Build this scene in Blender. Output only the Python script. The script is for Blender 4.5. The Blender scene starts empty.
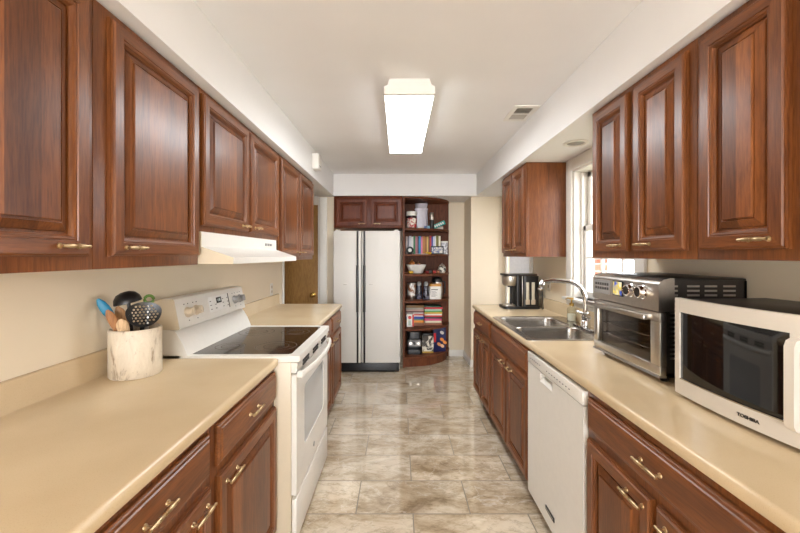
import bpy, bmesh, math, random
from mathutils import Vector, Matrix
random.seed(7)
PI = math.pi
C = bpy.context.scene.collection
SC = bpy.context.scene

# ------------------------------------------------------------ camera, world, lights, exposure
cam_d = bpy.data.cameras.new('camera')
cam = bpy.data.objects.new('camera', cam_d); C.objects.link(cam)
cam.location = (0, 0, 1.40); cam.rotation_euler = (PI/2, 0, 0)
cam_d.sensor_width = 36; cam_d.lens = 372/800*36
cam_d.shift_x = 1/800; cam_d.shift_y = -11.5/800
cam_d.clip_start = 0.05
SC.camera = cam

W = bpy.data.worlds.new('sky'); SC.world = W; W.use_nodes = True
wn = W.node_tree.nodes; wn['Background'].inputs[0].default_value = (0.96, 0.97, 1.0, 1)
wn['Background'].inputs[1].default_value = 6.0

def area(name, loc, rot, sx, sy, power, col=(1, 1, 1)):
    l = bpy.data.lights.new(name, 'AREA'); l.shape = 'RECTANGLE'; l.size = sx; l.size_y = sy
    l.energy = power; l.color = col
    o = bpy.data.objects.new(name, l); C.objects.link(o); o.location = loc; o.rotation_euler = rot
    return o
# fill lamp added behind the camera, set in a made-up window
area('added_fill', (0.0, -2.62, 1.35), (PI/2, 0, 0), 1.9, 1.7, 22, (0.93, 0.97, 1.0))
LAMP_STRENGTH = 13.0
SC.view_settings.view_transform = 'Standard'
SC.view_settings.look = 'None'
SC.view_settings.gamma = 1
SC.view_settings.use_curve_mapping = False
SC.view_settings.exposure = 1.0

# ------------------------------------------------------------ materials
def lin(c):
    return tuple(((v/255)/12.92 if v/255 <= 0.04045 else ((v/255+0.055)/1.055)**2.4) for v in c) + (1.0,)

class NT:
    def __init__(s, name):
        s.m = bpy.data.materials.new(name); s.m.use_nodes = True
        s.t = s.m.node_tree; s.n = s.t.nodes; s.b = s.n['Principled BSDF']
    def add(s, typ, **kw):
        n = s.n.new(typ)
        for k, v in kw.items(): setattr(n, k, v)
        return n
    def link(s, a, b): s.t.links.new(a, b)
    def ramp(s, fac, stops):
        r = s.add('ShaderNodeValToRGB'); e = r.color_ramp.elements
        while len(e) < len(stops): e.new(0.5)
        for i, (p, c) in enumerate(stops): e[i].position = p; e[i].color = c
        s.link(fac, r.inputs[0]); return r.outputs[0]
    def coords(s, scale=(1, 1, 1), rnd=True):
        tc = s.add('ShaderNodeTexCoord'); mp = s.add('ShaderNodeMapping')
        mp.inputs['Scale'].default_value = scale
        if rnd:
            oi = s.add('ShaderNodeObjectInfo'); ma = s.add('ShaderNodeVectorMath', operation='MULTIPLY_ADD')
            co = s.add('ShaderNodeCombineXYZ')
            for i in range(3): s.link(oi.outputs['Random'], co.inputs[i])
            ma.inputs[1].default_value = (7.3, 5.1, 9.7)
            s.link(co.outputs[0], ma.inputs[0]); s.link(tc.outputs['Object'], ma.inputs[2])
            s.link(ma.outputs[0], mp.inputs[0])
        else: s.link(tc.outputs['Object'], mp.inputs[0])
        return mp.outputs[0]
    def noise(s, vec, scale=5, detail=3, rough=0.5, dist=0.0):
        n = s.add('ShaderNodeTexNoise'); n.inputs['Scale'].default_value = scale
        n.inputs['Detail'].default_value = detail; n.inputs['Roughness'].default_value = rough
        n.inputs['Distortion'].default_value = dist
        s.link(vec, n.inputs['Vector']); return n.outputs['Fac']
    def mix(s, a, b, fac, typ='MIX'):
        m = s.add('ShaderNodeMix', data_type='RGBA', blend_type=typ)
        for v, i in ((fac, 0), (a, 6), (b, 7)):
            if hasattr(v, 'is_linked'): s.link(v, m.inputs[i])
            else: m.inputs[i].default_value = v
        return m.outputs[2]
    def bump(s, h, strength=0.1, dist=0.002):
        b = s.add('ShaderNodeBump'); b.inputs['Strength'].default_value = strength
        b.inputs['Distance'].default_value = dist
        s.link(h, b.inputs['Height']); s.link(b.outputs[0], s.b.inputs['Normal'])

def plain(name, rgb, rough=0.5, metal=0.0, var=0.04, nscale=40, coat=0.0, spec=0.5):
    k = NT(name); v = k.coords()
    f = k.noise(v, nscale, 2)
    c = lin(rgb); lo = tuple(x*(1-var) for x in c[:3]) + (1,); hi = tuple(min(1, x*(1+var)) for x in c[:3]) + (1,)
    k.link(k.ramp(f, [(0.3, lo), (0.7, hi)]), k.b.inputs['Base Color'])
    k.b.inputs['Roughness'].default_value = rough; k.b.inputs['Metallic'].default_value = metal
    k.b.inputs['Coat Weight'].default_value = coat; k.b.inputs['Specular IOR Level'].default_value = spec
    return k.m

def wood(name, dark, light, horiz=False, staves=False, rough=0.36, spec=0.4):
    k = NT(name)
    sc = (1.1, 14, 14) if horiz else (14, 14, 1.1)
    v = k.coords(sc)
    f = k.noise(v, 1.6, 8, 0.68, 0.9)
    v2 = k.coords(tuple(s*7 for s in sc)); f2 = k.noise(v2, 2.0, 3, 0.6)
    v3 = k.coords((3, 3, 3)); f3 = k.noise(v3, 1.2, 2)
    dk, lt = lin(dark), lin(light)
    md = tuple((a+b)/2 for a, b in zip(dk, lt))
    col = k.ramp(f, [(0.22, dk), (0.5, md), (0.80, lt)])
    fine = k.ramp(f2, [(0.36, (0.62, 0.56, 0.52, 1)), (0.56, (1, 1, 1, 1))])
    col = k.mix(col, fine, 0.8, 'MULTIPLY')
    blot = k.ramp(f3, [(0.3, (0.82, 0.80, 0.80, 1)), (0.7, (1.12, 1.10, 1.08, 1))])
    col = k.mix(col, blot, 0.8, 'MULTIPLY')
    if staves:
        tc = k.add('ShaderNodeTexCoord'); sx = k.add('ShaderNodeSeparateXYZ'); k.link(tc.outputs['Object'], sx.inputs[0])
        oi = k.add('ShaderNodeObjectInfo')
        d = k.add('ShaderNodeMath', operation='MULTIPLY_ADD'); d.inputs[1].default_value = 1/0.083
        k.link(sx.outputs[0], d.inputs[0])
        r5 = k.add('ShaderNodeMath', operation='MULTIPLY'); r5.inputs[1].default_value = 57.3
        k.link(oi.outputs['Random'], r5.inputs[0]); k.link(r5.outputs[0], d.inputs[2])
        fl = k.add('ShaderNodeMath', operation='FLOOR'); k.link(d.outputs[0], fl.inputs[0])
        w = k.add('ShaderNodeTexWhiteNoise', noise_dimensions='1D'); k.link(fl.outputs[0], w.inputs['W'])
        st = k.ramp(w.outputs['Value'], [(0.0, (0.56, 0.52, 0.50, 1)), (0.5, (1, 1, 1, 1)), (1.0, (1.5, 1.52, 1.5, 1))])
        col = k.mix(col, st, 0.85, 'MULTIPLY')
    k.link(col, k.b.inputs['Base Color'])
    k.b.inputs['Roughness'].default_value = rough
    k.b.inputs['Coat Weight'].default_value = 0.1 if spec > 0.3 else 0.0; k.b.inputs['Coat Roughness'].default_value = 0.2; k.b.inputs['Specular IOR Level'].default_value = spec
    k.bump(f2, 0.08, 0.001)
    return k.m

M = {}
WD, WL = (84, 43, 19), (148, 90, 46)
M['wood'] = wood('cherry_wood', WD, WL)
M['wood_h'] = wood('cherry_wood_rail', WD, WL, horiz=True)
M['wood_p'] = wood('cherry_wood_staves', WD, WL, staves=True)
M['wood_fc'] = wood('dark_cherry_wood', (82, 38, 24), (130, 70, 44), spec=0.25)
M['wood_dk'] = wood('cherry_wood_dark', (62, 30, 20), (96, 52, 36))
M['wood_sh'] = wood('shelf_wood', (80, 45, 30), (136, 80, 50), rough=0.5, spec=0.2)
M['door_wood'] = wood('tan_door_wood', (160, 118, 62), (184, 142, 84), rough=0.4)
M['spoon'] = wood('spoon_wood', (168, 120, 74), (206, 160, 112), rough=0.6)
M['white'] = plain('white_enamel', (226, 222, 214), 0.28, var=0.015)
M['white_side'] = plain('shaded_beige_enamel', (206, 192, 168), 0.35, var=0.015)  # beige for body sides; shade on the hood end is in this colour
M['fridge'] = plain('fridge_white', (220, 216, 209), 0.4, var=0.02, nscale=300)
M['trim'] = plain('white_trim_paint', (232, 228, 220), 0.4, var=0.01)
M['black'] = plain('black_plastic', (20, 19, 20), 0.35)
M['dark'] = plain('dark_grey_metal', (52, 47, 43), 0.38, 0.5)
M['steel'] = plain('brushed_steel', (198, 192, 184), 0.30, 1.0, nscale=90)
M['sinksteel'] = plain('sink_steel', (176, 172, 166), 0.27, 1.0, nscale=120)
M['chrome'] = plain('chrome', (224, 224, 226), 0.08, 1.0, var=0.0)
M['brass'] = plain('antique_nickel', (196, 170, 130), 0.3, 1.0, var=0.15, nscale=60)
M['beige'] = plain('beige_plastic', (200, 184, 160), 0.4)
M['greyp'] = plain('grey_plastic', (150, 148, 146), 0.4)
M['mwwhite'] = plain('microwave_silver', (218, 210, 198), 0.34, 0.15, var=0.01)
M['blackglass'] = plain('black_glass', (16, 15, 16), 0.04, var=0.0, spec=0.7)
M['ceramicglass'] = plain('ceramic_glass', (44, 30, 22), 0.05, var=0.1, spec=0.8)
M['burner'] = plain('burner_mark', (120, 108, 98), 0.25)
M['ovenwin'] = plain('oven_window', (196, 198, 198), 0.08, var=0.0, spec=0.6)
M['slot'] = plain('slot_dark', (60, 56, 52), 0.6)
M['ink'] = plain('ink', (70, 68, 66), 0.6)
M['paper'] = plain('paper_white', (236, 232, 224), 0.6)
M['screen'] = plain('screen_glass', (20, 22, 28), 0.08)

def k_wall(name, rgb, rough=0.6):
    k = NT(name); v = k.coords(rnd=False); f = k.noise(v, 3, 3); g = k.noise(v, 180, 2)
    c = lin(rgb)
    k.link(k.ramp(f, [(0.3, tuple(x*0.97 for x in c[:3])+(1,)), (0.7, c)]), k.b.inputs['Base Color'])
    k.b.inputs['Roughness'].default_value = rough; k.bump(g, 0.05, 0.001); return k.m
M['wall'] = k_wall('cream_wall_paint', (234, 220, 195), 0.45)
M['ceil'] = k_wall('ceiling_paint', (238, 236, 234))

def k_counter():
    k = NT('beige_solid_counter'); v = k.coords(rnd=False)
    f = k.noise(v, 4, 3); g = k.noise(v, 420, 2)
    a = k.ramp(f, [(0.3, lin((204, 181, 146))), (0.7, lin((213, 191, 156)))])
    sp = k.ramp(g, [(0.32, (0.86, 0.84, 0.8, 1)), (0.42, (1, 1, 1, 1))])
    k.link(k.mix(a, sp, 0.6, 'MULTIPLY'), k.b.inputs['Base Color'])
    k.b.inputs['Roughness'].default_value = 0.17; k.b.inputs['Specular IOR Level'].default_value = 0.5
    return k.m
M['counter'] = k_counter()

def k_floor():
    k = NT('travertine_tile')
    tc = k.add('ShaderNodeTexCoord'); mp = k.add('ShaderNodeMapping')
    mp.inputs['Location'].default_value = (0.544, -0.2385, 0)
    k.link(tc.outputs['Object'], mp.inputs[0])
    br = k.add('ShaderNodeTexBrick'); br.offset = 0.5; br.squash = 1
    for n, val in (('Scale', 1), ('Mortar Size', 0.0035), ('Mortar Smooth', 0.1), ('Bias', 0), ('Brick Width', 0.62), ('Row Height', 0.2955)):
        br.inputs[n].default_value = val
    br.inputs['Color1'].default_value = (0, 0, 0, 1); br.inputs['Color2'].default_value = (1, 1, 1, 1)
    br.inputs['Mortar'].default_value = (0.5, 0.5, 0.5, 1)
    k.link(mp.outputs[0], br.inputs['Vector'])
    off = k.add('ShaderNodeVectorMath', operation='MULTIPLY_ADD'); off.inputs[1].default_value = (37, 23, 11)
    k.link(br.outputs['Color'], off.inputs[0]); k.link(tc.outputs['Object'], off.inputs[2])
    m2 = k.add('ShaderNodeMapping'); m2.inputs['Scale'].default_value = (1.0, 2.0, 1); m2.inputs['Rotation'].default_value = (0, 0, 0.35)
    k.link(off.outputs[0], m2.inputs[0])
    f = k.noise(m2.outputs[0], 2.2, 12, 0.68, 0.7)
    base = k.ramp(f, [(0.30, lin((150, 130, 104))), (0.43, lin((192, 174, 148))), (0.55, lin((220, 206, 184))), (0.72, lin((230, 221, 205)))])
    g = k.noise(m2.outputs[0], 1.5, 8, 0.72, 1.6)
    base = k.mix(base, k.ramp(g, [(0.462, (1, 1, 1, 1)), (0.492, (0.64, 0.59, 0.53, 1)), (0.515, (1, 1, 1, 1))]), 0.55, 'MULTIPLY')
    g2 = k.noise(off.outputs[0], 1.9, 6, 0.6, 1.2)
    wv = k.ramp(g2, [(0.512, (0, 0, 0, 1)), (0.520, (1, 1, 1, 1)), (0.528, (0, 0, 0, 1))])
    wm = k.add('ShaderNodeMath', operation='MULTIPLY'); wm.inputs[1].default_value = 0.45; k.link(wv, wm.inputs[0])
    base = k.mix(base, lin((236, 230, 220)), wm.outputs[0])
    h = k.noise(m2.outputs[0], 12, 8, 0.75, 0.4)
    base = k.mix(base, k.ramp(h, [(0.36, (0.60, 0.55, 0.48, 1)), (0.50, (1.03, 1.02, 1.01, 1))]), 0.7, 'MULTIPLY')
    tone = k.ramp(br.outputs['Color'], [(0, (0.88, 0.88, 0.88, 1)), (1, (1.05, 1.03, 1.0, 1))])
    base = k.mix(base, tone, 0.7, 'MULTIPLY')
    col = k.mix(base, lin((128, 116, 100)), br.outputs['Fac'])
    k.link(col, k.b.inputs['Base Color'])
    rr = k.add('ShaderNodeMapRange'); rr.inputs[3].default_value = 0.10; rr.inputs[4].default_value = 0.5
    k.link(br.outputs['Fac'], rr.inputs[0]); k.link(rr.outputs[0], k.b.inputs['Roughness'])
    k.b.inputs['Specular IOR Level'].default_value = 0.8; k.b.inputs['Coat Weight'].default_value = 0.7; k.b.inputs['Coat Roughness'].default_value = 0.04
    inv = k.add('ShaderNodeMath', operation='SUBTRACT'); inv.inputs[0].default_value = 1; k.link(br.outputs['Fac'], inv.inputs[1])
    k.bump(inv.outputs[0], 0.4, 0.001)
    return k.m
M['floor'] = k_floor()

def k_emit(name, col, s):
    k = NT(name); k.b.inputs['Emission Color'].default_value = col; k.b.inputs['Emission Strength'].default_value = s
    k.b.inputs['Base Color'].default_value = (0.8, 0.8, 0.8, 1); return k.m
M['lamp'] = k_emit('lamp_diffuser', (0.93, 0.97, 1.0, 1), LAMP_STRENGTH)

def k_glass(name, tint=(1, 1, 1, 1), refl=0.12, rough=0.02):
    m = bpy.data.materials.new(name); m.use_nodes = True; t = m.node_tree; n = t.nodes
    for x in list(n): n.remove(x)
    o = n.new('ShaderNodeOutputMaterial'); tr = n.new('ShaderNodeBsdfTransparent'); gl = n.new('ShaderNodeBsdfGlossy')
    mx = n.new('ShaderNodeMixShader'); lw = n.new('ShaderNodeLayerWeight'); lw.inputs[0].default_value = 0.5
    pw = n.new('ShaderNodeMath'); pw.operation = 'POWER'; pw.inputs[1].default_value = 5
    ma = n.new('ShaderNodeMath'); ma.operation = 'MULTIPLY_ADD'; ma.inputs[1].default_value = 0.9; ma.inputs[2].default_value = 0.05
    t.links.new(lw.outputs['Facing'], pw.inputs[0]); t.links.new(pw.outputs[0], ma.inputs[0])
    tr.inputs[0].default_value = tint; gl.inputs['Roughness'].default_value = rough
    t.links.new(ma.outputs[0], mx.inputs[0]); t.links.new(tr.outputs[0], mx.inputs[1]); t.links.new(gl.outputs[0], mx.inputs[2])
    t.links.new(mx.outputs[0], o.inputs[0]); return m
M['glass'] = k_glass('window_glass')
M['ovenglass'] = k_glass('tinted_oven_glass', (0.86, 0.83, 0.80, 1))
M['mwglass'] = k_glass('tinted_microwave_glass', (0.10, 0.10, 0.10, 1))
M['clearplastic'] = k_glass('clear_plastic', (0.86, 0.88, 0.84, 1), rough=0.1)

def k_crock():
    k = NT('worn_white_crock'); v = k.coords((6, 6, 2)); f = k.noise(v, 2.5, 7, 0.7, 1.5); g = k.noise(v, 14, 4, 0.7)
    a = k.ramp(f, [(0.36, lin((150, 130, 106))), (0.46, lin((212, 198, 176))), (0.7, lin((226, 214, 194)))])
    b = k.ramp(g, [(0.30, (0.5, 0.44, 0.38, 1)), (0.40, (1, 1, 1, 1))])
    k.link(k.mix(a, b, 0.8, 'MULTIPLY'), k.b.inputs['Base Color']); k.b.inputs['Roughness'].default_value = 0.5; return k.m
M['crock'] = k_crock()

def k_brick():
    k = NT('red_brick'); tc = k.add('ShaderNodeTexCoord'); mp = k.add('ShaderNodeMapping'); mp.inputs['Rotation'].default_value = (PI/2, 0, 0)
    mp2 = k.add('ShaderNodeMapping'); mp2.inputs['Rotation'].default_value = (0, 0, PI/2)
    k.link(tc.outputs['Object'], mp2.inputs[0]); k.link(mp2.outputs[0], mp.inputs[0])
    br = k.add('ShaderNodeTexBrick'); br.inputs['Scale'].default_value = 4.5
    br.inputs['Color1'].default_value = lin((150, 84, 66)); br.inputs['Color2'].default_value = lin((172, 104, 82)); br.inputs['Mortar'].default_value = lin((190, 180, 168))
    k.link(mp.outputs[0], br.inputs['Vector']); k.link(br.outputs['Color'], k.b.inputs['Base Color']); k.b.inputs['Roughness'].default_value = 0.9; return k.m
M['brick'] = k_brick()

def k_mottle(name, a, b, scale=30, rough=0.4):
    k = NT(name); v = k.coords(); f = k.noise(v, scale, 3, 0.6, 0.8)
    k.link(k.ramp(f, [(0.44, lin(a)), (0.54, lin(b))]), k.b.inputs['Base Color']); k.b.inputs['Roughness'].default_value = rough; return k.m

_cache = {}
def col(rgb, rough=0.5, metal=0.0):
    key = (rgb, rough, metal)
    if key not in _cache: _cache[key] = plain('paint_%d_%d_%d' % rgb, rgb, rough, metal)
    return _cache[key]

# ------------------------------------------------------------ mesh helpers
class MB:
    def __init__(s): s.bm = bmesh.new()
    def _faces(s, vs, mi):
        fs = set()
        for v in vs:
            for f in v.link_faces: fs.add(f)
        for f in fs: f.material_index = mi
    def box(s, x0, x1, y0, y1, z0, z1, bev=0.0, mi=0, seg=2, rot=None):
        if x0 > x1: x0, x1 = x1, x0
        if y0 > y1: y0, y1 = y1, y0
        if z0 > z1: z0, z1 = z1, z0
        m = Matrix.Translation(((x0+x1)/2, (y0+y1)/2, (z0+z1)/2))
        if rot is not None: m = m @ rot
        m = m @ Matrix.Diagonal((x1-x0, y1-y0, z1-z0, 1))
        r = bmesh.ops.create_cube(s.bm, size=1, matrix=m); vs = r['verts']
        s._faces(vs, mi)
        if bev > 0:
            es = list({e for v in vs for e in v.link_edges})
            bmesh.ops.bevel(s.bm, geom=es, offset=bev, segments=seg, profile=0.5, affect='EDGES', material=-1)
        return s
    def prism(s, pts, axis, a, b, mi=0):
        # pts: 2-D polygon; axis 'x': (y,z); 'y': (x,z); 'z': (x,y)
        def P(p, t):
            return {'x': (t, p[0], p[1]), 'y': (p[0], t, p[1]), 'z': (p[0], p[1], t)}[axis]
        v0 = [s.bm.verts.new(P(p, a)) for p in pts]; v1 = [s.bm.verts.new(P(p, b)) for p in pts]
        fs = [s.bm.faces.new(v0), s.bm.faces.new(v1[::-1])]
        n = len(pts)
        for i in range(n): fs.append(s.bm.faces.new((v0[i], v1[i], v1[(i+1) % n], v0[(i+1) % n])))
        for f in fs: f.material_index = mi
        bmesh.ops.recalc_face_normals(s.bm, faces=fs)
        return s
    def lathe(s, prof, c=(0, 0, 0), axis='z', seg=24, mi=0, sx=1.0, sy=1.0, mat=None):
        rings = []
        for r, h in prof:
            ring = []
            for i in range(seg):
                a = 2*PI*i/seg
                p = Vector((max(r, 1e-5)*math.cos(a)*sx, max(r, 1e-5)*math.sin(a)*sy, h))
                if axis == 'x': p = Vector((p.z, p.x, p.y))
                elif axis == 'y': p = Vector((p.x, p.z, p.y))
                if mat is not None: p = mat @ p
                ring.append(s.bm.verts.new(p + Vector(c)))
            rings.append(ring)
        fs = []
        for a, b in zip(rings[:-1], rings[1:]):
            for i in range(seg):
                j = (i+1) % seg
                fs.append(s.bm.faces.new((a[i], a[j], b[j], b[i])))
        fs.append(s.bm.faces.new(rings[0][::-1])); fs.append(s.bm.faces.new(rings[-1]))
        for f in fs: f.material_index = mi
        bmesh.ops.recalc_face_normals(s.bm, faces=fs)
        return s
    def cyl(s, p0, p1, r, r2=None, seg=16, mi=0):
        p0 = Vector(p0); p1 = Vector(p1); d = p1-p0
        q = d.to_track_quat('Z', 'Y').to_matrix()
        return s.lathe([(r, 0), (r if r2 is None else r2, d.length)], p0, 'z', seg, mi, mat=q)
    def tube(s, path, r, seg=10, mi=0, flat=(1, 1), up=Vector((0, 0, 1))):
        path = [Vector(p) for p in path]; rs = r if isinstance(r, (list, tuple)) else [r]*len(path)
        rings = []
        for i, p in enumerate(path):
            t = (path[min(i+1, len(path)-1)] - path[max(i-1, 0)]).normalized()
            u = up if abs(t.dot(up)) < 0.95 else Vector((1, 0, 0))
            a = t.cross(u).normalized(); b = a.cross(t).normalized()
            rings.append([s.bm.verts.new(p + (a*math.cos(2*PI*k/seg)*flat[0] + b*math.sin(2*PI*k/seg)*flat[1])*rs[i]) for k in range(seg)])
        fs = []
        for a, b in zip(rings[:-1], rings[1:]):
            for i in range(seg):
                j = (i+1) % seg; fs.append(s.bm.faces.new((a[i], a[j], b[j], b[i])))
        fs.append(s.bm.faces.new(rings[0][::-1])); fs.append(s.bm.faces.new(rings[-1]))
        for f in fs: f.material_index = mi
        bmesh.ops.recalc_face_normals(s.bm, faces=fs)
        return s
    def sphere(s, c, r, sc=(1, 1, 1), mi=0, seg=16):
        m = Matrix.Translation(c) @ Matrix.Diagonal((sc[0], sc[1], sc[2], 1))
        v = bmesh.ops.create_uvsphere(s.bm, u_segments=seg, v_segments=max(8, seg//2), radius=r, matrix=m)['verts']
        s._faces(v, mi); return s
    def rings(s, w, h, prof, cap=True, back=False, mh=0, mv=0):
        """concentric rectangles in the x-z plane; prof: (inset, y); mh/mv material for rails / stiles"""
        R = []
        for ins, y in prof:
            R.append([s.bm.verts.new((ins, y, ins)), s.bm.verts.new((w-ins, y, ins)), s.bm.verts.new((w-ins, y, h-ins)), s.bm.verts.new((ins, y, h-ins))])
        fs = []
        for a, b in zip(R[:-1], R[1:]):
            for i in range(4):
                j = (i+1) % 4
                f = s.bm.faces.new((a[i], a[j], b[j], b[i])); f.material_index = mh if i in (0, 2) else mv; fs.append(f)
        if cap:
            f = s.bm.faces.new(R[-1]); f.material_index = mv; fs.append(f)
        if back:
            f = s.bm.faces.new(R[0][::-1]); f.material_index = mv; fs.append(f)
        bmesh.ops.recalc_face_normals(s.bm, faces=fs)
        # front must face -y
        if fs and fs[-1 if cap else 0] is not None and cap and (fs[-2] if back else fs[-1]).normal.y > 0:
            bmesh.ops.reverse_faces(s.bm, faces=fs)
        return s
    def fill_holes(s, outer, holes, z0, z1, mi=0):
        """flat plate in the x-y plane with holes, z0..z1"""
        es = []
        for loop in [outer] + holes:
            vs = [s.bm.verts.new((p[0], p[1], z0)) for p in loop]
            for i in range(len(vs)): es.append(s.bm.edges.new((vs[i], vs[(i+1) % len(vs)])))
        g = bmesh.ops.triangle_fill(s.bm, use_beauty=True, use_dissolve=False, edges=es)['geom']
        fs = [f for f in g if isinstance(f, bmesh.types.BMFace)]
        ex = bmesh.ops.extrude_face_region(s.bm, geom=fs)['geom']
        bmesh.ops.translate(s.bm, vec=(0, 0, z1-z0), verts=[v for v in ex if isinstance(v, bmesh.types.BMVert)])
        bmesh.ops.recalc_face_normals(s.bm, faces=s.bm.faces[:])
        for f in s.bm.faces: f.material_index = mi
        return s
    def xf(s, m):
        bmesh.ops.transform(s.bm, matrix=m, verts=s.bm.verts[:]); return s
    def build(s, name, mats, parent=None, loc=(0, 0, 0), rot=(0, 0, 0), smooth=True, label=None, ang=35):
        me = bpy.data.meshes.new(name); s.bm.to_mesh(me); s.bm.free()
        if not isinstance(mats, (list, tuple)): mats = [mats]
        for m in mats: me.materials.append(m)
        if smooth:
            me.polygons.foreach_set('use_smooth', [True]*len(me.polygons)); me.set_sharp_from_angle(angle=math.radians(ang))
        o = bpy.data.objects.new(name, me); C.objects.link(o)
        o.location = loc; o.rotation_euler = rot
        if parent: o.parent = parent
        if label: o['label'] = label
        return o

def tag(o, label, cat, group=None):
    o['label'] = label; o['category'] = cat; o['kind'] = 'thing'
    if group: o['group'] = group
    return o
def thing(name, label, cat, loc=(0, 0, 0), rz=0.0, group=None):
    o = bpy.data.objects.new(name, None); C.objects.link(o); o.empty_display_size = 0.1
    o.location = loc; o.rotation_euler = (0, 0, rz); return tag(o, label, cat, group)
def struct(o): o['kind'] = 'structure'; return o
def arc(cx, cy, r, a0, a1, n, ry=None):
    ry = r if ry is None else ry
    return [(cx + r*math.cos(a0+(a1-a0)*i/n), cy + ry*math.sin(a0+(a1-a0)*i/n)) for i in range(n+1)]
def rrect(x0, x1, y0, y1, r, n=5):
    return arc(x1-r, y1-r, r, 0, PI/2, n) + arc(x0+r, y1-r, r, PI/2, PI, n) + arc(x0+r, y0+r, r, PI, 1.5*PI, n) + arc(x1-r, y0+r, r, 1.5*PI, 2*PI, n)
def text_mesh(name, s, size, mat, parent, loc, rot, depth=0.0006, sx=1.0):
    cu = bpy.data.curves.new(name, 'FONT'); cu.body = s; cu.size = size; cu.extrude = depth; cu.align_x = 'CENTER'; cu.align_y = 'CENTER'
    cu.offset = 0.0004
    t = bpy.data.objects.new('tmp', cu); C.objects.link(t)
    me = bpy.data.meshes.new_from_object(t); bpy.data.objects.remove(t)
    me.name = name; me.materials.clear(); me.materials.append(mat)
    o = bpy.data.objects.new(name, me); C.objects.link(o); o.location = loc; o.rotation_euler = rot; o.scale = (sx, 1, 1)
    if parent: o.parent = parent
    return o

# ------------------------------------------------------------ the room
XL, XR = -1.21, 1.325
ZC, ZS = 2.40, 2.13
YB = 5.16
WALL = M['wall']
b = MB().box(-2.5, XR+0.15, -2.75, YB+0.12, -0.12, 0.0); struct(b.build('floor', M['floor'], smooth=False))
b = MB().box(-2.5, XR+0.15, -2.75, YB+0.12, ZC, ZC+0.1); struct(b.build('ceiling', M['ceil'], smooth=False))
b = MB().box(XL-0.12, XL, -2.75, 3.88, 0, ZC); struct(b.build('wall_left', WALL, smooth=False))
# right wall with the sink window (z 1.08..2.03) and the tall window past the cabinets
WY0, WY1, WZ0, WZ1 = 2.07, 2.825, 1.08, 2.04
TY0, TY1, TZ0, TZ1 = 3.74, 4.52, 0.25, 2.0
b = MB()
b.box(XR, XR+0.15, -2.75, WY0, 0, ZC); b.box(XR, XR+0.15, WY0, WY1, 0, WZ0); b.box(XR, XR+0.15, WY0, WY1, WZ1, ZC)
b.box(XR, XR+0.15, WY1, TY0, 0, ZC); b.box(XR, XR+0.15, TY0, TY1, 0, TZ0); b.box(XR, XR+0.15, TY0, TY1, TZ1, ZC); b.box(XR, XR+0.15, TY1, YB, 0, ZC)
struct(b.build('wall_right', WALL, smooth=False))
b = MB().box(-2.5, XR+0.15, YB, YB+0.12, 0, ZC); struct(b.build('wall_back', WALL, smooth=False))
b = MB().box(0.902, XR, 4.66, YB, 0, ZS); struct(b.build('wall_pier', WALL, smooth=False))
# alcove on the left: facing wall with the tan door, side wall, stub beside the fridge
AY = 4.66
DX0, DX1, DZ = -1.80, -1.015, 2.03
b = MB(); b.box(-2.5, DX0-0.02, AY, AY+0.12, 0, ZS); b.box(DX0-0.02, DX1+0.02, AY, AY+0.12, DZ+0.02, ZS); b.box(DX1+0.02, -0.815, AY, AY+0.12, 0, ZS)
struct(b.build('wall_alcove', WALL, smooth=False))
b = MB().box(-2.5, -2.38, 3.3, AY, 0, ZC); b.box(-2.38, XL-0.12, 3.76, 3.88, 0, ZC); struct(b.build('wall_alcove_side', WALL, smooth=False))
# near end wall, with an opening added for the fill lamp
b = MB(); b.box(XL-0.12, -1.0, -2.75, -2.6, 0, ZC); b.box(1.0, XR, -2.75, -2.6, 0, ZC); b.box(-1.0, 1.0, -2.75, -2.6, 0, 0.45); b.box(-1.0, 1.0, -2.75, -2.6, 2.25, ZC)
struct(b.build('wall_near', WALL, smooth=False))
# soffits
b = MB().box(XL, -0.807, -2.6, 4.58, ZS, ZC-0.001); b.box(-2.38, XL, 3.88, AY, ZS, ZC-0.001); struct(b.build('wall_soffit_left', M['ceil'], smooth=False))
b = MB().box(0.955, XR, -2.6, 4.58, ZS, ZC-0.001); struct(b.build('wall_soffit_right', M['ceil'], smooth=False))
b = MB().box(-2.38, XR, 4.58, YB, ZS, ZC-0.001); struct(b.build('wall_soffit_back', M['ceil'], smooth=False))
# baseboards
b = MB().prism([(YB, 0), (YB-0.014, 0), (YB-0.014, 0.07), (YB-0.006, 0.085), (YB, 0.085)], 'x', 0.70, 0.90); struct(b.build('baseboard_back', M['trim']))
b = MB().prism([(0.902, 0), (0.888, 0), (0.888, 0.07), (0.896, 0.085), (0.902, 0.085)], 'y', 4.65, YB-0.015)
b.prism([(4.66, 0), (4.646, 0), (4.646, 0.07), (4.654, 0.085), (4.66, 0.085)], 'x', 0.888, XR); struct(b.build('baseboard_pier', M['trim']))

# tan door in the alcove with casing
d1 = struct(bpy.data.objects.new('door_1', None)); C.objects.link(d1); d1.location = (DX0, AY, 0); d1['label'] = 'tan wooden door with a brass knob beyond the left cabinets'
wd = DX1-DX0
MB().box(0, wd, 0.03, 0.07, 0.01, DZ).build('door_leaf', M['door_wood'], d1)
k = MB(); k.lathe([(0.032, 0), (0.030, 0.006), (0.012, 0.012), (0.010, 0.035), (0.024, 0.045), (0.029, 0.058), (0.024, 0.070), (0.0, 0.074)], (0, 0, 0), 'y')
k.xf(Matrix.Rotation(PI, 4, 'Z'))
k.build('door_knob', col((196, 158, 86), 0.2, 1.0), d1, (wd-0.065, 0.03, 0.90))
cs = [(0, 0), (0.012, -0.012), (0.012, -0.018), (0.09, -0.022), (0.105, -0.014), (0.105, 0)]
c = MB()
c.prism([(wd+0.01+x, y) for x, y in cs], 'z', 0, DZ+0.09)
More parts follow.
